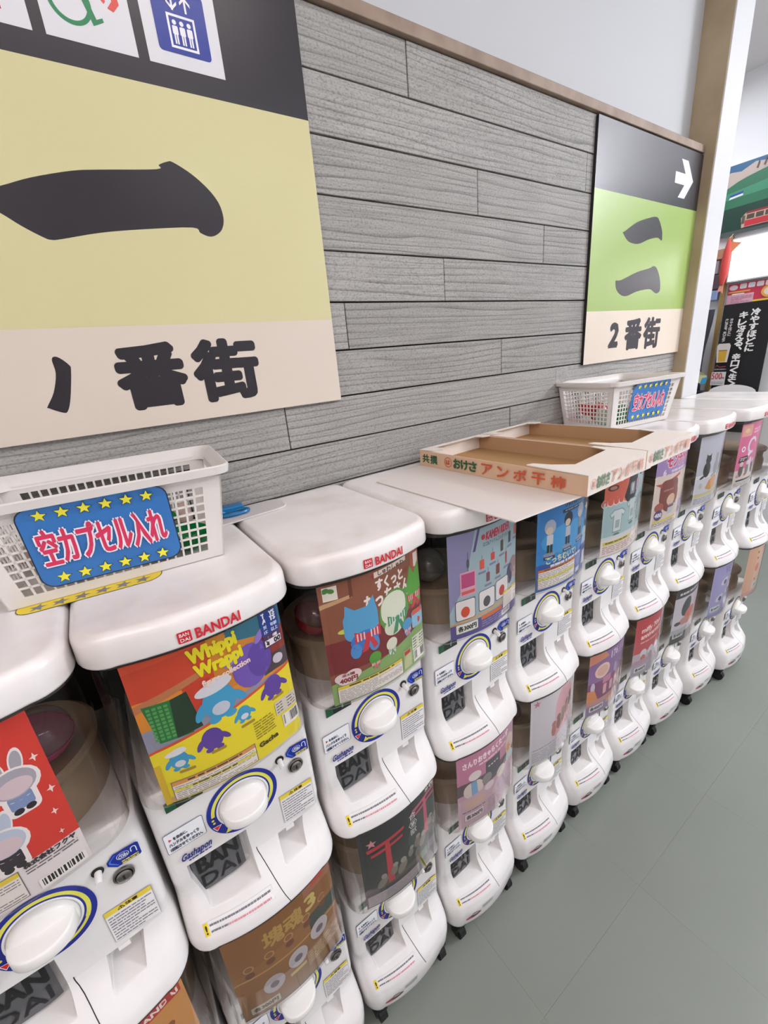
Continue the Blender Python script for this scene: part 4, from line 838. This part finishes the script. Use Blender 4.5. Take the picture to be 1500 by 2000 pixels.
def sign1(P):
    x0, x1 = 0.013, 0.783
    P.rect(x0, 1.6465, x1, 1.831, '#d2c6b8'); P.rect(x0, 1.831, x1, 2.2095, '#cbc596'); P.rect(x0, 2.2095, x1, 2.4065, '#2e2c31')
    P.spoly(ICHI, INK)
    P.spoly([(0.224, 1.782), (0.233, 1.785), (0.246, 1.771), (0.246, 1.76), (0.233, 1.716), (0.223, 1.694), (0.215, 1.692), (0.197, 1.702), (0.196, 1.705), (0.211, 1.727), (0.223, 1.758)], '#1f1a20')
    P.text('番', .317, 1.686, .431, 1.795, '#1f1a20', .0066, nb=20); P.text('街', .455, 1.684, .582, 1.796, '#1f1a20', .0062, nb=20)
    for a in (.205, .349, .493): P.rect(a, 2.242, a + .127, 2.369, '#d6d6da')
    # toilets pictogram (left, mostly out of sight)
    P.ell(.245, 2.335, .008, .008, '#27368f'); P.rrect(.236, 2.262, .254, 2.325, .006, '#27368f'); P.ell(.292, 2.335, .008, .008, '#b5323a'); P.poly([(.276, 2.275), (.308, 2.275), (.296, 2.325), (.288, 2.325)], '#b5323a'); P.rect(.284, 2.258, .300, 2.276, '#b5323a')
    # wheelchair and baby seat pictograms
    P.ring(.391, 2.292, .0235, .0295, '#1f7a4c', 150, 385, n=30); P.poly([(.408, 2.300), (.417, 2.300), (.424, 2.277), (.433, 2.281), (.434, 2.276), (.418, 2.268)], '#1f7a4c'); P.rect(.385, 2.300, .418, 2.306, '#1f7a4c'); P.rect(.383, 2.300, .389, 2.338, '#1f7a4c'); P.ell(.386, 2.347, .007, .007, '#1f7a4c')
    P.poly([(.428, 2.312), (.440, 2.300), (.443, 2.304), (.432, 2.316)], '#cf4a3f'); P.poly([(.444, 2.296), (.452, 2.293), (.462, 2.304), (.460, 2.326), (.452, 2.326), (.452, 2.306)], '#cf4a3f'); P.ell(.452, 2.338, .007, .007, '#cf4a3f')
    # lift pictogram
    P.rrect(.513, 2.262, .600, 2.3495, .006, '#26398f'); P.rect(.534, 2.2695, .580, 2.3155, '#e6e6ea'); P.rect(.5375, 2.273, .5765, 2.312, '#26398f')
    for x in (.545, .557, .569): P.ell(x, 2.3045, .0034, .0034, '#e6e6ea'); P.rrect(x - .0045, 2.288, x + .0045, 2.300, .002, '#e6e6ea'); P.rect(x - .0032, 2.2755, x - .0006, 2.289, '#e6e6ea'); P.rect(x + .0006, 2.2755, x + .0032, 2.289, '#e6e6ea')
    for x, s in ((.546, -1), (.568, 1)):
        P.rect(x - .0016, 2.320, x + .0016, 2.342, '#e6e6ea'); y = 2.342 if s > 0 else 2.320
        P.poly([(x, y), (x - .0085, y - s * .0085), (x - .0085, y - s * .0128), (x, y - s * .0045), (x + .0085, y - s * .0128), (x + .0085, y - s * .0085)], '#e6e6ea')
NI1 = [(2.032, 2.094), (2.044, 2.097), (2.125, 2.132), (2.212, 2.153), (2.264, 2.161), (2.291, 2.153), (2.322, 2.121), (2.33, 2.1), (2.328, 2.084), (2.294, 2.092), (2.229, 2.083), (2.162, 2.065), (2.117, 2.062), (2.071, 2.069)]
NI2 = [(2.011, 1.927), (2.015, 1.935), (2.052, 1.938), (2.16, 1.967), (2.253, 1.983), (2.288, 1.992), (2.319, 1.982), (2.351, 1.946), (2.362, 1.906), (2.339, 1.893), (2.312, 1.897), (2.271, 1.908), (2.175, 1.899), (2.097, 1.882), (2.05, 1.888), (2.02, 1.906)]
def sign2(P):
    x0, x1 = 1.834, 2.603
    P.rect(x0, 1.6465, x1, 1.831, '#ddd0bf'); P.rect(x0, 1.831, x1, 2.2095, '#98b062'); P.rect(x0, 2.2095, x1, 2.4065, '#2e2c31')
    P.spoly(NI1, '#332d34'); P.spoly(NI2, '#2a242b')
    P.poly([(2.42, 2.369), (2.476, 2.369), (2.537, 2.306), (2.476, 2.241), (2.42, 2.241), (2.464, 2.286), (2.382, 2.286), (2.382, 2.324), (2.464, 2.324)], '#d9dade')
    P.text('2', 2.003, 1.702, 2.062, 1.783, '#2a242a', .007, shear=.12); P.text('番', 2.117, 1.686, 2.240, 1.795, '#2a242a', .0058, nb=16); P.text('街', 2.266, 1.682, 2.397, 1.797, '#2a242a', .0054, nb=16)
sign_board(0.013, 0.783, 'large cream and yellow sign reading 一 and 1番街 on the plank wall', sign1)
sign_board(1.834, 2.603, 'green and cream sign reading 二 and 2番街 with white arrow beside the pillar', sign2)

# ================================================================== BASKETS
def make_basket(loc, rz, label, sign_dx, sign_fold=0):
    r = empty('plastic_basket', loc, rz); tag(r, label, 'basket', 'white baskets for empty capsules')
    bx, by, tx, ty, h = .150, .098, .186, .130, .160
    B = MB(); B.box(-bx, -by, .001, bx, by, .004); obj('base', B, 'basket', r)
    # rim: rolled frame
    R = MB()
    def ringc(hx, hy, rr, z, n=5):
        p = []
        for cx, cy, a in ((hx - rr, -hy + rr, -90), (hx - rr, hy - rr, 0), (-hx + rr, hy - rr, 90), (-hx + rr, -hy + rr, 180)):
            p += [Vector((cx + rr * math.cos(math.radians(a + 90 * i / n)), cy + rr * math.sin(math.radians(a + 90 * i / n)), z)) for i in range(n + 1)]
        return p
    prof = [(0, h - .024), (.002, h - .006), (.010, h), (.013, h - .002), (.013, h - .014), (.0105, h - .014), (.0105, h - .005), (.008, h - .004), (-.0012, h - .010), (-.0025, h - .024)]
    rings = [ringc(tx - .012 + d - (h - z) * .18, ty - .012 + d - (h - z) * .18, .022, z) for d, z in prof]; n = len(rings[0]); vs = [v for q in rings for v in q]; fs = []
    for j in range(len(prof)):
        for i in range(n):
            a = j * n + i; b = j * n + (i + 1) % n; c = ((j + 1) % len(prof)) * n + (i + 1) % n; d = ((j + 1) % len(prof)) * n + i; fs.append((a, b, c, d))
    R.add(vs, fs); obj('rim', R, 'basket', r, smooth=True, angle=50)
    # lattice walls
    def wall(p00, p10, p01, p11, nu, nv, out):
        W = MB(); p00, p10, p01, p11 = map(Vector, (p00, p10, p01, p11))
        P = lambda u, v: (p00 * (1 - u) + p10 * u) * (1 - v) + (p01 * (1 - u) + p11 * u) * v
        out = Vector(out) * .0022
        def bar(u0, v0, u1, v1):
            q = [P(u0, v0), P(u1, v0), P(u1, v1), P(u0, v1)]; vs = q + [x - out for x in q]
            W.add(vs, [(0, 1, 2, 3), (7, 6, 5, 4), (0, 4, 5, 1), (1, 5, 6, 2), (2, 6, 7, 3), (3, 7, 4, 0)])
        m = .085; tu = .19 / nu; tv = .19 / nv; vb, vt = .10, .90
        bar(0, 0, m, 1); bar(1 - m, 0, 1, 1); bar(m, 0, 1 - m, vb); bar(m, vt, 1 - m, 1)
        for i in range(1, nu): u = m + (1 - 2 * m) * i / nu; bar(u - tu / 2, vb, u + tu / 2, vt)
        for j in range(1, nv): v = vb + (vt - vb) * j / nv; bar(m, v - tv / 2, 1 - m, v + tv / 2)
        obj('lattice_wall', W, 'basket', r)
    z0, z1 = .002, h - .018; kx, ky = tx - .0155, ty - .0155
    wall((-bx, -by, z0), (bx, -by, z0), (-kx, -ky, z1), (kx, -ky, z1), 20, 8, (0, -1, 0)); wall((bx, by, z0), (-bx, by, z0), (kx, ky, z1), (-kx, ky, z1), 20, 8, (0, 1, 0))
    wall((bx, -by, z0), (bx, by, z0), (kx, -ky, z1), (kx, ky, z1), 13, 8, (1, 0, 0)); wall((-bx, by, z0), (-bx, -by, z0), (-kx, ky, z1), (-kx, -ky, z1), 13, 8, (-1, 0, 0))
    # taped sign on the front
    hw, hz = .094, .063
    def fn(x, z, off):
        zz = .021 + z; t = zz / z1; y = -by + (-ky + by) * t
        return (sign_dx + x, y - .0032 - off - .006 * max(0, (z - .08) / .04) ** 2, zz)
    P = Print(); P.rrect(-hw, 0, hw, 2 * hz, .018, '#14223c'); P.rrect(-hw + .0016, .0016, hw - .0016, 2 * hz - .0016, .017, '#2f70b4')
    for i in range(6):
        x = -.066 + i * .0264
        for y in (.0135, 2 * hz - .0135): P.star(x, y, .0108, '#23262e', -8); P.star(x, y, .0092, '#e9e23a', -8)
    P.text('空カプセル入れ', -.079, .035, .079, .091, '#f2eef2', .0036); P.text('空カプセル入れ', -.079, .035, .079, .091, '#cf2f5a', .0013)
    obj('taped_sign', P.build(fn, strips=None), 'print', r)
    back = MB(); back.box(-hw + sign_dx, -by - .0030, .0165, hw + sign_dx, -by - .0020, .03)
    return r
ZB = ZL + .0005
make_basket((0.243, -.146, ZB), math.radians(-6.0), 'white lattice basket with a blue star sign, on lids beside the 1番街 sign', -.006)
make_basket((1.850, -.142, ZB), math.radians(-9.0), 'white lattice basket with a blue star sign, on lids beyond the cardboard trays', .012)
def basket_caps(cx, cy, rz, items, where):
    for i, (x, y, zz, c, nm, half) in enumerate(items):
        X = cx + x * math.cos(rz) - y * math.sin(rz); Y = cy + x * math.sin(rz) + y * math.cos(rz)
        capsule(X, Y, ZB + .0045 + .035 + zz, .034, c, nm + ' capsule shell lying in the basket ' + where, .2 + i * .7, 'empty capsule shells in baskets', half)
basket_caps(0.243, -.146, math.radians(-6), [(.105, -.045, 0, '#1f9a54', 'green', True), (.050, -.055, 0, '#d9c6c4', 'milky', True), (.112, .030, 0, '#d9c0bc', 'pale pink', True), (.02, .03, 0, '#cfc9c4', 'dull white', True), (-.06, -.04, 0, '#d2b8b0', 'peach', True), (.075, -.008, .045, '#23a05a', 'upper green', True), (-.11, .03, 0, '#c9b6a8', 'tan', True)], 'by the 1番街 sign')
basket_caps(1.850, -.142, math.radians(-9), [(-.105, .030, .03, '#c42a3a', 'red', True), (-.110, -.045, 0, '#cfe6d6', 'mint', True), (-.055, -.060, 0, '#1f9a54', 'green', True), (-.035, .045, .0, '#c93848', 'lower red', True), (0.02, .02, 0, '#d6d2ce', 'white', True), (.09, -.02, 0, '#c9c6c2', 'grey', True)], 'past the cardboard trays')
# yellow strip sign lying under the left basket
P = Print(); P.rrect(-.096, -.030, .096, .030, .022, '#3a3210'); P.rrect(-.0948, -.0288, .0948, .0288, .021, '#e2c92a')
for i in range(6): P.star(-.068 + i * .0272, -.016, .012, '#6f6f7c', -10)
r = empty('yellow_star_sign', (.188, -.2360, ZL + .0002), math.radians(-6)); tag(r, 'yellow sign strip with grey stars lying under the basket edge', 'sign')
mb = MB(); mb.box(-.090, -.026, 0, .090, .026, .0003); obj('backing_sheet', mb, 'board', r); obj('printed_face', P.build(lambda x, y, o: (x, y, .0004 + o), gap=.00006), 'print', r)

# ================================================================== BOARD, HANDLE, SHEET, TRAYS
def slab(name, pts, z, h, m, label, cat, bev=.0008):
    cx = sum(p[0] for p in pts) / len(pts); cy = sum(p[1] for p in pts) / len(pts); n = len(pts); mb = MB()
    vs = [(p[0] - cx, p[1] - cy, 0) for p in pts] + [(p[0] - cx, p[1] - cy, h) for p in pts]
    mb.add(vs, [tuple(range(n - 1, -1, -1)), tuple(range(n, 2 * n))] + [(i, (i + 1) % n, n + (i + 1) % n, n + i) for i in range(n)])
    o = obj(name, mb, m, bevel=bev); o.location = (cx, cy, z); tag(o, label, cat); return o
slab('plastic_board', [(.405, -.112), (.545, -.098), (.562, -.092), (.570, -.078), (.572, -.035), (.562, -.022), (.548, -.018), (.405, -.018)], ZL + .0003, .004, mat('grey_board', '#cfcac8', .35), 'thin pale grey board with rounded corner, behind the basket', 'board')
mb = MB(); n = 28; pts = [(.034 * math.cos(t), .017 * math.sin(t), .0045) for t in [2 * math.pi * i / n for i in range(n)]]
for i in range(n): mb.tube(pts[i], pts[(i + 1) % n], .0040, n=8, caps=False)
r = empty('blue_plastic_handle', (.455, -.060, ZL + .0045), math.radians(-4)); tag(r, 'blue plastic loop handle lying on the pale grey board', 'handle'); obj('loop', mb, 'blue_plastic', r, smooth=True)
mb = MB(); mb.box(-.036, .012, .0005, .028, .040, .014); obj('grip', mb, 'blue_plastic', r, bevel=.003)
slab('white_sheet', [(.822, -.522), (1.045, -.530), (1.30, -.526), (1.30, -.055), (.93, -.056), (.812, -.094)], ZL + .0003, .0028, mat('sheet_plastic', '#e2dad5', .38), 'thin white plastic sheet lying under the cardboard tray, overhanging the lids', 'sheet')

def card_tray(loc, rz, W, Ln, label, full=True):
    r = empty('cardboard_tray', loc, rz); tag(r, label, 'tray', 'cardboard fruit trays on the machine lids')
    h = .042; t = .004; WH = lin('#e3dad2'); KR = lin('#c09c78'); KR2 = lin('#a9835a')
    x0, x1, y0, y1 = -W / 2, W / 2, -Ln / 2, Ln / 2
    def prt(nm, *boxes):
        m_ = MB()
        for b, c in boxes: m_.box(*b, col=c)
        return obj(nm, m_, 'card', r)
    prt('tray_floor', ((x0 + t, y0 + t, 0, x1 - t, y1 - t, .003), KR2))
    def side(nm, a, b, inner, outer):   # outer white skin and inner kraft skin
        prt(nm, (a, outer), (b, inner))
    side('side_wall', (x0, y0, 0, x0 + t / 2, y1, h), (x0 + t / 2, y0 + t, .001, x0 + t, y1 - t, h - .0005), KR, lin('#dbb99c'))
    side('side_wall', (x1 - t / 2, y0, 0, x1, y1, h), (x1 - t, y0 + t, .001, x1 - t / 2, y1 - t, h - .0005), KR, WH)
    # folded end walls: double thickness white top
    side('end_wall', (x0 + t / 2, y0, 0, x1 - t / 2, y0 + t / 2, h), (x0 + t, y0 + t / 2, .001, x1 - t, y0 + t, h), KR, WH)
    side('end_wall', (x0 + t / 2, y1 - t / 2, 0, x1 - t / 2, y1, h), (x0 + t, y1 - t, .001, x1 - t, y1 - t / 2, h), WH, WH)
    # flaps on top
    def flap(pts, z, tilt=0.0, nm='corner_flap'):
        m_ = MB(); n = len(pts); vs = [(p[0], p[1], z + tilt * abs(p[1] - (y0 if p[1] < 0 else y1))) for p in pts]; vs2 = [(a, b, c + .002) for a, b, c in vs]
        m_.add(vs + vs2, [tuple(range(n - 1, -1, -1)), tuple(range(n, 2 * n))] + [(i, (i + 1) % n, n + (i + 1) % n, n + i) for i in range(n)], WH); obj(nm, m_, 'card', r)
    def arc(cx, cy, rr, a0, a1, n=5): return [(cx + rr * math.cos(math.radians(a0 + (a1 - a0) * i / n)), cy + rr * math.sin(math.radians(a0 + (a1 - a0) * i / n))) for i in range(n + 1)]
    # broad front flange and corner tabs
    flap([(x0, y0), (x1, y0), (x1, y0 + .055), (x1 - .012, y0 + .115), (x1 - .022, y0 + .118), (x1 - .034, y0 + .075), (x0 + .060, y0 + .062), (x0 + .030, y0 + .100), (x0 + .018, y0 + .135), (x0, y0 + .14)], h + .0003, .02, 'front_flange')
    flap([(x0, y1), (x0, y1 - .055), (x0 + .020, y1 - .075), (x0 + .036, y1 - .060), (x0 + .040, y1 - .018), (x1 - .040, y1 - .018), (x1 - .036, y1 - .045), (x1 - .018, y1 - .055), (x1, y1 - .045), (x1, y1)], h + .0003, .05, 'back_flange')
    # print on the long side and on the front
    G, O = '#1f5a34', '#cf5a34'
    def prints(P, full):
        if full:
            P.text('共', .012, .010, .038, .033, G, .0009); P.text('撰', .044, .010, .070, .033, G, .0008)
            o = .098
        else: o = .014
        s = 1.0 if full else .62
        P.ring(o + .013 * s, .0215, .0118 * (1 if full else .8), .0135 * (1 if full else .8), O, n=28); P.text('は', o + .006 * s, .0155, o + .020 * s, .0275, O, .0007)
        o += .034 * s
        for i, ch in enumerate('おけさ'): P.text(ch, o + i * .027 * s, .010, o + (i * .027 + .0235) * s, .034, G, .0012)
        o += .094 * s
        for i, ch in enumerate('アンポ干柿'): P.text(ch, o + i * .047 * s, .0085, o + (i * .047 + .032) * s, .034, O, .0009)
    P = Print(); prints(P, True); obj('printed_lettering', P.build(lambda x, z, o: (x0 - .0004 - o, y1 - x * Ln / .49, z)), 'print', r)
    P = Print(); G, O = '#6f8a74', '#d9a28c'; prints(P, False); obj('printed_lettering', P.build(lambda x, z, o: (x0 + x * W / .25, y0 - .0004 - o, z)), 'print', r)
    return r
card_tray((1.128, -.290, ZL + .0036), math.radians(2.6), .250, .490, 'open brown cardboard fruit tray with green and orange lettering on the white sheet')
card_tray((1.386, -.278, ZL + .0036), math.radians(2.2), .250, .490, 'open cardboard fruit tray between the first tray and the basket')

# ================================================================== BEYOND THE PILLAR
# mural board
r = empty('mural_board', (4.655, 0, 2.39)); tag(r, 'green mountain mural board with a red train high on the far wall', 'mural')
mb = MB(); mb.box(-.03, -1.6, 0, 0, .95, .458); obj('panel', mb, 'pillar_white', r)
P = Print(); ym = lambda y: -y      # x axis of print = -world y
P.rect(-.95, 0, 1.6, .458, '#2d5f86'); P.poly([(-.95, .0), (1.6, 0), (1.6, .40), (1.0, .43), (.2, .40), (-.2, .44), (-.40, .425), (-.48, .441), (-.56, .405), (-.62, .415), (-.8, .39), (-.95, .40)], '#b9a9a0')
P.poly([(-.95, 0), (1.6, 0), (1.6, .33), (.6, .40), (.1, .37), (-.30, .40), (-.40, .386), (-.52, .360), (-.57, .345), (-.63, .318), (-.8, .26), (-.95, .24)], '#2f6f50')
P.poly([(-.95, .20), (-.62, .24), (-.36, .25), (.6, .28), (1.6, .22), (1.6, .30), (.4, .345), (-.36, .315), (-.63, .28), (-.95, .22)], '#3f8a68'); P.poly([(-.95, 0), (1.6, 0), (1.6, .17), (.5, .20), (-.366, .186), (-.623, .181), (-.95, .16)], '#1c3f33')
P.rect(-.95, 0, 1.6, .028, '#4d5654'); P.poly([(-.61, .245), (-.53, .262), (-.526, .278), (-.606, .268)], '#2f4a9c'); P.poly([(-.612, .240), (-.527, .250), (-.528, .262), (-.606, .254)], '#dfe6ea')
P.poly([(-.505, .034), (-.10, .034), (-.10, .134), (-.49, .128), (-.515, .10)], '#c9a890'); P.rect(-.488, .040, -.10, .078, '#c2333c'); P.poly([(-.49, .120), (-.10, .122), (-.10, .137), (-.48, .134)], '#8f2f34')
for i in range(7): P.rect(-.480 + i * .054, .084, -.436 + i * .054, .114, '#4f4640')
P.rect(-.508, .060, -.490, .112, '#5f5650'); P.rect(-.49, .028, -.10, .036, '#3a3a3c')
P.poly([(-.47, .395), (-.462, .395), (-.455, .436), (-.462, .436)], '#4a4440'); P.poly([(-.43, .400), (-.422, .400), (-.412, .446), (-.42, .446)], '#4a4440')
obj('printed_face', P.build(lambda x, z, o: (-.0304 - o, -x, z), gap=.0003), 'print', r)
# white panel added with its own glow, in place of the bright far wall
r = empty('glow_wall_panel', (4.655, 0, 2.06)); tag(r, 'blank glowing white panel added in place of the bright wall under the mural', 'glow panel')
mb = MB(); mb.box(-.05, -1.4, 0, 0, .540, .30); obj('housing', mb, 'pillar_white', r); mb = MB(); mb.box(-.053, -1.385, .01, -.0505, .530, .29); obj('diffuser', mb, mat('bright_wall_glow', '#ffffff', .5, emis='#ffffff', estr=2.2), r)
# red poster
r = empty('red_poster', (4.655, 0, 1.905)); tag(r, 'red and pink notice with white lettering above the black banner', 'poster')
mb = MB(); mb.box(-.012, .20, 0, 0, .532, .145); obj('panel', mb, 'pillar_white', r); P = Print()
P.rect(-.53, .0, -.202, .143, '#cf3a52'); P.rect(-.53, 0, -.36, .065, '#e6b4c4'); P.ell(-.495, .115, .028, .018, '#f4e6ee')
for i in range(4): P.rrect(-.455 + i * .052, .102, -.412 + i * .052, .136, .008, '#f6ecf0')
P.rrect(-.525, .078, -.385, .088, .004, '#e6b04a'); P.rrect(-.50, .062, -.42, .072, .004, '#f4e6ea'); P.lines(-.50, .006, -.37, .055, 4, '#c98aa0', .45, 4, 6); P.ell(-.265, .062, .052, .044, '#e6b04a'); P.ell(-.265, .062, .036, .028, '#f2ddd4'); P.rect(-.36, .0, -.215, .012, '#e6d24a')
obj('printed_face', P.build(lambda x, z, o: (-.0124 - o, -x, z), gap=.0003), 'print', r)
# black beer banner
r = empty('black_banner', (4.60, 0, .92)); tag(r, 'black drink banner with white vertical Japanese lettering and a glass of beer', 'banner')
mb = MB(); mb.box(-.012, .205, 0, 0, .520, .980); obj('cloth', mb, mat('black_cloth', '#191618', .7), r); P = Print(); z0 = .92
P.vtext('冷やすほどに', -.335, 1.545 - z0, -.283, 1.855 - z0, '#f2efec', .0028, .06); P.vtext('キレ冴える、辛口〈生〉', -.405, 1.285 - z0, -.355, 1.840 - z0, '#f2efec', .0028, .06)
P.vtext('冷やすほどに', -.458, 1.67 - z0, -.438, 1.80 - z0, '#cfcac6', .0010); P.vtext('キレ冴える、辛口〈生〉', -.486, 1.63 - z0, -.466, 1.80 - z0, '#cfcac6', .0010)
P.poly([(-.500, 1.475 - z0), (-.428, 1.475 - z0), (-.420, 1.60 - z0), (-.430, 1.617 - z0), (-.50, 1.617 - z0), (-.512, 1.60 - z0)], '#d8cfcb'); P.poly([(-.490, 1.48 - z0), (-.442, 1.48 - z0), (-.438, 1.565 - z0), (-.496, 1.565 - z0)], '#d2a636'); P.rect(-.496, 1.562 - z0, -.438, 1.569 - z0, '#8a6a3a')
P.poly([(-.505, 1.435 - z0), (-.49, 1.458 - z0), (-.475, 1.442 - z0), (-.43, 1.446 - z0), (-.43, 1.440 - z0), (-.475, 1.437 - z0), (-.49, 1.450 - z0)], '#b53a3a'); P.lines(-.505, 1.412 - z0, -.425, 1.428 - z0, 1, '#8a8a90', .7, 3, 6)
P.rect(-.518, 1.298 - z0, -.420, 1.402 - z0, '#d6d2d4'); P.text('500', -.514, 1.345 - z0, -.445, 1.395 - z0, '#c23a44', .001); P.text('円', -.443, 1.345 - z0, -.428, 1.360 - z0, '#5a5a60', .0006); P.lines(-.512, 1.304 - z0, -.43, 1.330 - z0, 2, '#a5a2a6', .5, 3, 6)
P.ell(-.362, 1.245 - z0, .158, .058, '#efe9e8'); P.rect(-.520, 1.02 - z0, -.206, 1.245 - z0, '#e6dedd'); P.ell(-.362, 1.250 - z0, .150, .048, '#f4f0ef'); P.text('SUPER', -.41, 1.21 - z0, -.29, 1.242 - z0, '#8a8484', .001)
obj('printed_face', P.build(lambda x, z, o: (-.0124 - o, -x, z), gap=.0003), 'print', r)
# dark cloth cover beside the banner
mb = MB(); nz = 10
vs = []; fs = []
for j in range(nz + 1):
    for i in range(9):
        y = .72 - .024 * i - (.012 * math.sin(j * .8)); x = .02 * math.sin(i * 1.3 + j * .25); vs.append((x, y, .92 * j / nz * (1 if i < 5 else 1.0)))
for j in range(nz):
    for i in range(8): a = j * 9 + i; fs.append((a, a + 9, a + 10, a + 1))
mb.add(vs, fs); o = obj('dark_cloth', mb, mat('navy_cloth', '#1d1d28', .8), smooth=True); o.location = (4.53, .045, .96); s = o.modifiers.new('solid', 'SOLIDIFY'); s.thickness = .006
tag(o, 'dark navy cloth hanging between the pillar and the black banner', 'cloth')
# wooden post
mb = MB(); mb.box(-.03, -.012, 0, .0, .012, 2.385); o = obj('wooden_post', mb, mat('post_wood', '#a0814f', .6)); o.location = (4.652, .560, 0); tag(o, 'slim light wooden post behind the hanging fish', 'post')
# shelf goods strip (blurred merchandise behind)
for i, (y, z, hh, c, nm) in enumerate(((.64, 1.95, .07, '#8a9cc4', 'light blue'), (.62, 2.03, .10, '#5a4a50', 'dark brown'), (.66, 2.14, .09, '#9a8f98', 'grey'), (.63, 2.24, .07, '#b98a6c', 'tan'))):
    mb = MB(); mb.box(-.04, -.05, 0, 0, .05, hh); o = obj('merchandise_box', mb, mat('box_' + str(i), c, .5), bevel=.004); o.location = (4.655, y, z); tag(o, nm + ' merchandise box on the far wall beside the post', 'box')
mb = MB(); mb.box(-.06, .03, 0, .05, .30, .955); o = obj('low_counter', mb, mat('counter_dark', '#2a2628', .6), bevel=.004); o.location = (4.53, .5, 0); tag(o, 'dark low counter standing under the navy cloth', 'counter')
mb = MB(); mb.box(-.045, -.075, 0, .045, .075, 1.268); o = obj('display_stand', mb, mat('stand_black', '#131114', .5), bevel=.004); o.location = (4.41, .565, 0); tag(o, 'narrow black display stand carrying the crumpled package', 'stand')
# crumpled package
r = empty('snack_package', (4.40, .555, 1.298)); tag(r, 'crumpled yellow and blue package in front of the dark cloth', 'package')
mb = MB(); mb.add([(0, -.05, .02), (.01, .05, .05), (.02, .06, .10), (-.01, .0, .13), (0, -.06, .09), (.03, 0, .06)], [(0, 1, 5), (1, 2, 5), (2, 3, 5), (3, 4, 5), (4, 0, 5), (0, 4, 3, 2, 1)]); obj('wrapper', mb, mat('pale_wrap', '#e9e6b8', .4), r)
mb = MB(); mb.add([(-.01, -.06, .03), (-.01, -.02, .02), (-.005, -.03, .07), (-.005, -.07, .08), (.02, -.05, .05)], [(0, 1, 2, 3), (1, 0, 4), (2, 1, 4), (3, 2, 4), (0, 3, 4)]); obj('blue_corner', mb, mat('blue_wrap', '#3f9ccc', .4), r)
mb = MB(); mb.add([(-.01, .02, -.03), (-.01, .06, .0), (-.005, .05, .04), (-.005, .0, .03), (.02, .03, .01)], [(0, 1, 2, 3), (1, 0, 4), (2, 1, 4), (3, 2, 4), (0, 3, 4)]); obj('tan_corner', mb, mat('tan_wrap', '#d9b98a', .5), r)
# hanging salmon ornament
r = empty('hanging_fish', (4.56, .552, 1.985)); tag(r, 'red paper salmon ornament hanging tail down under the mural', 'ornament')
vs = []; fs = []; prof = [(.380, .002, .002), (.36, .012, .009), (.30, .024, .018), (.21, .030, .022), (.13, .028, .020), (.09, .019, .013), (.065, .015, .009)]
for z, a, b in prof:
    for i in range(12): t = 2 * math.pi * i / 12; vs.append((b * math.cos(t), a * math.sin(t) - .02 * (z - .2) - .004, z))
for j in range(len(prof) - 1):
    for i in range(12): a_ = j * 12 + i; b_ = j * 12 + (i + 1) % 12; fs.append((a_, b_, b_ + 12, a_ + 12))
mb = MB(); mb.add(vs, fs); obj('body', mb, mat('salmon_red', '#c8463f', .5), r, smooth=True)
mb = MB(); mb.add([(-.002, .010, .065), (-.002, -.014, .065), (-.002, -.016, .004), (-.002, .002, .022), (-.002, .024, .010), (.002, .010, .065), (.002, -.014, .065), (.002, -.016, .004), (.002, .002, .022), (.002, .024, .010)], [(0, 1, 2, 3, 4), (9, 8, 7, 6, 5), (0, 5, 6, 1), (1, 6, 7, 2), (2, 7, 8, 3), (3, 8, 9, 4), (4, 9, 5, 0)]); obj('tail_fin', mb, mat('salmon_tail', '#e59a84', .5), r)
mb = MB(); mb.add([(-.002, -.02, .355), (-.002, -.088, .335), (-.002, -.026, .275), (.002, -.02, .355), (.002, -.088, .335), (.002, -.026, .275)], [(0, 1, 2), (5, 4, 3), (0, 3, 4, 1), (1, 4, 5, 2), (2, 5, 3, 0)]); obj('side_fin', mb, mat('salmon_fin', '#e08a5c', .5), r)
mb = MB(); mb.tube((0, -.007, .378), (.062, -.004, .412), .0015, n=6); obj('string', mb, mat('string', '#d8d2cc', .7), r)
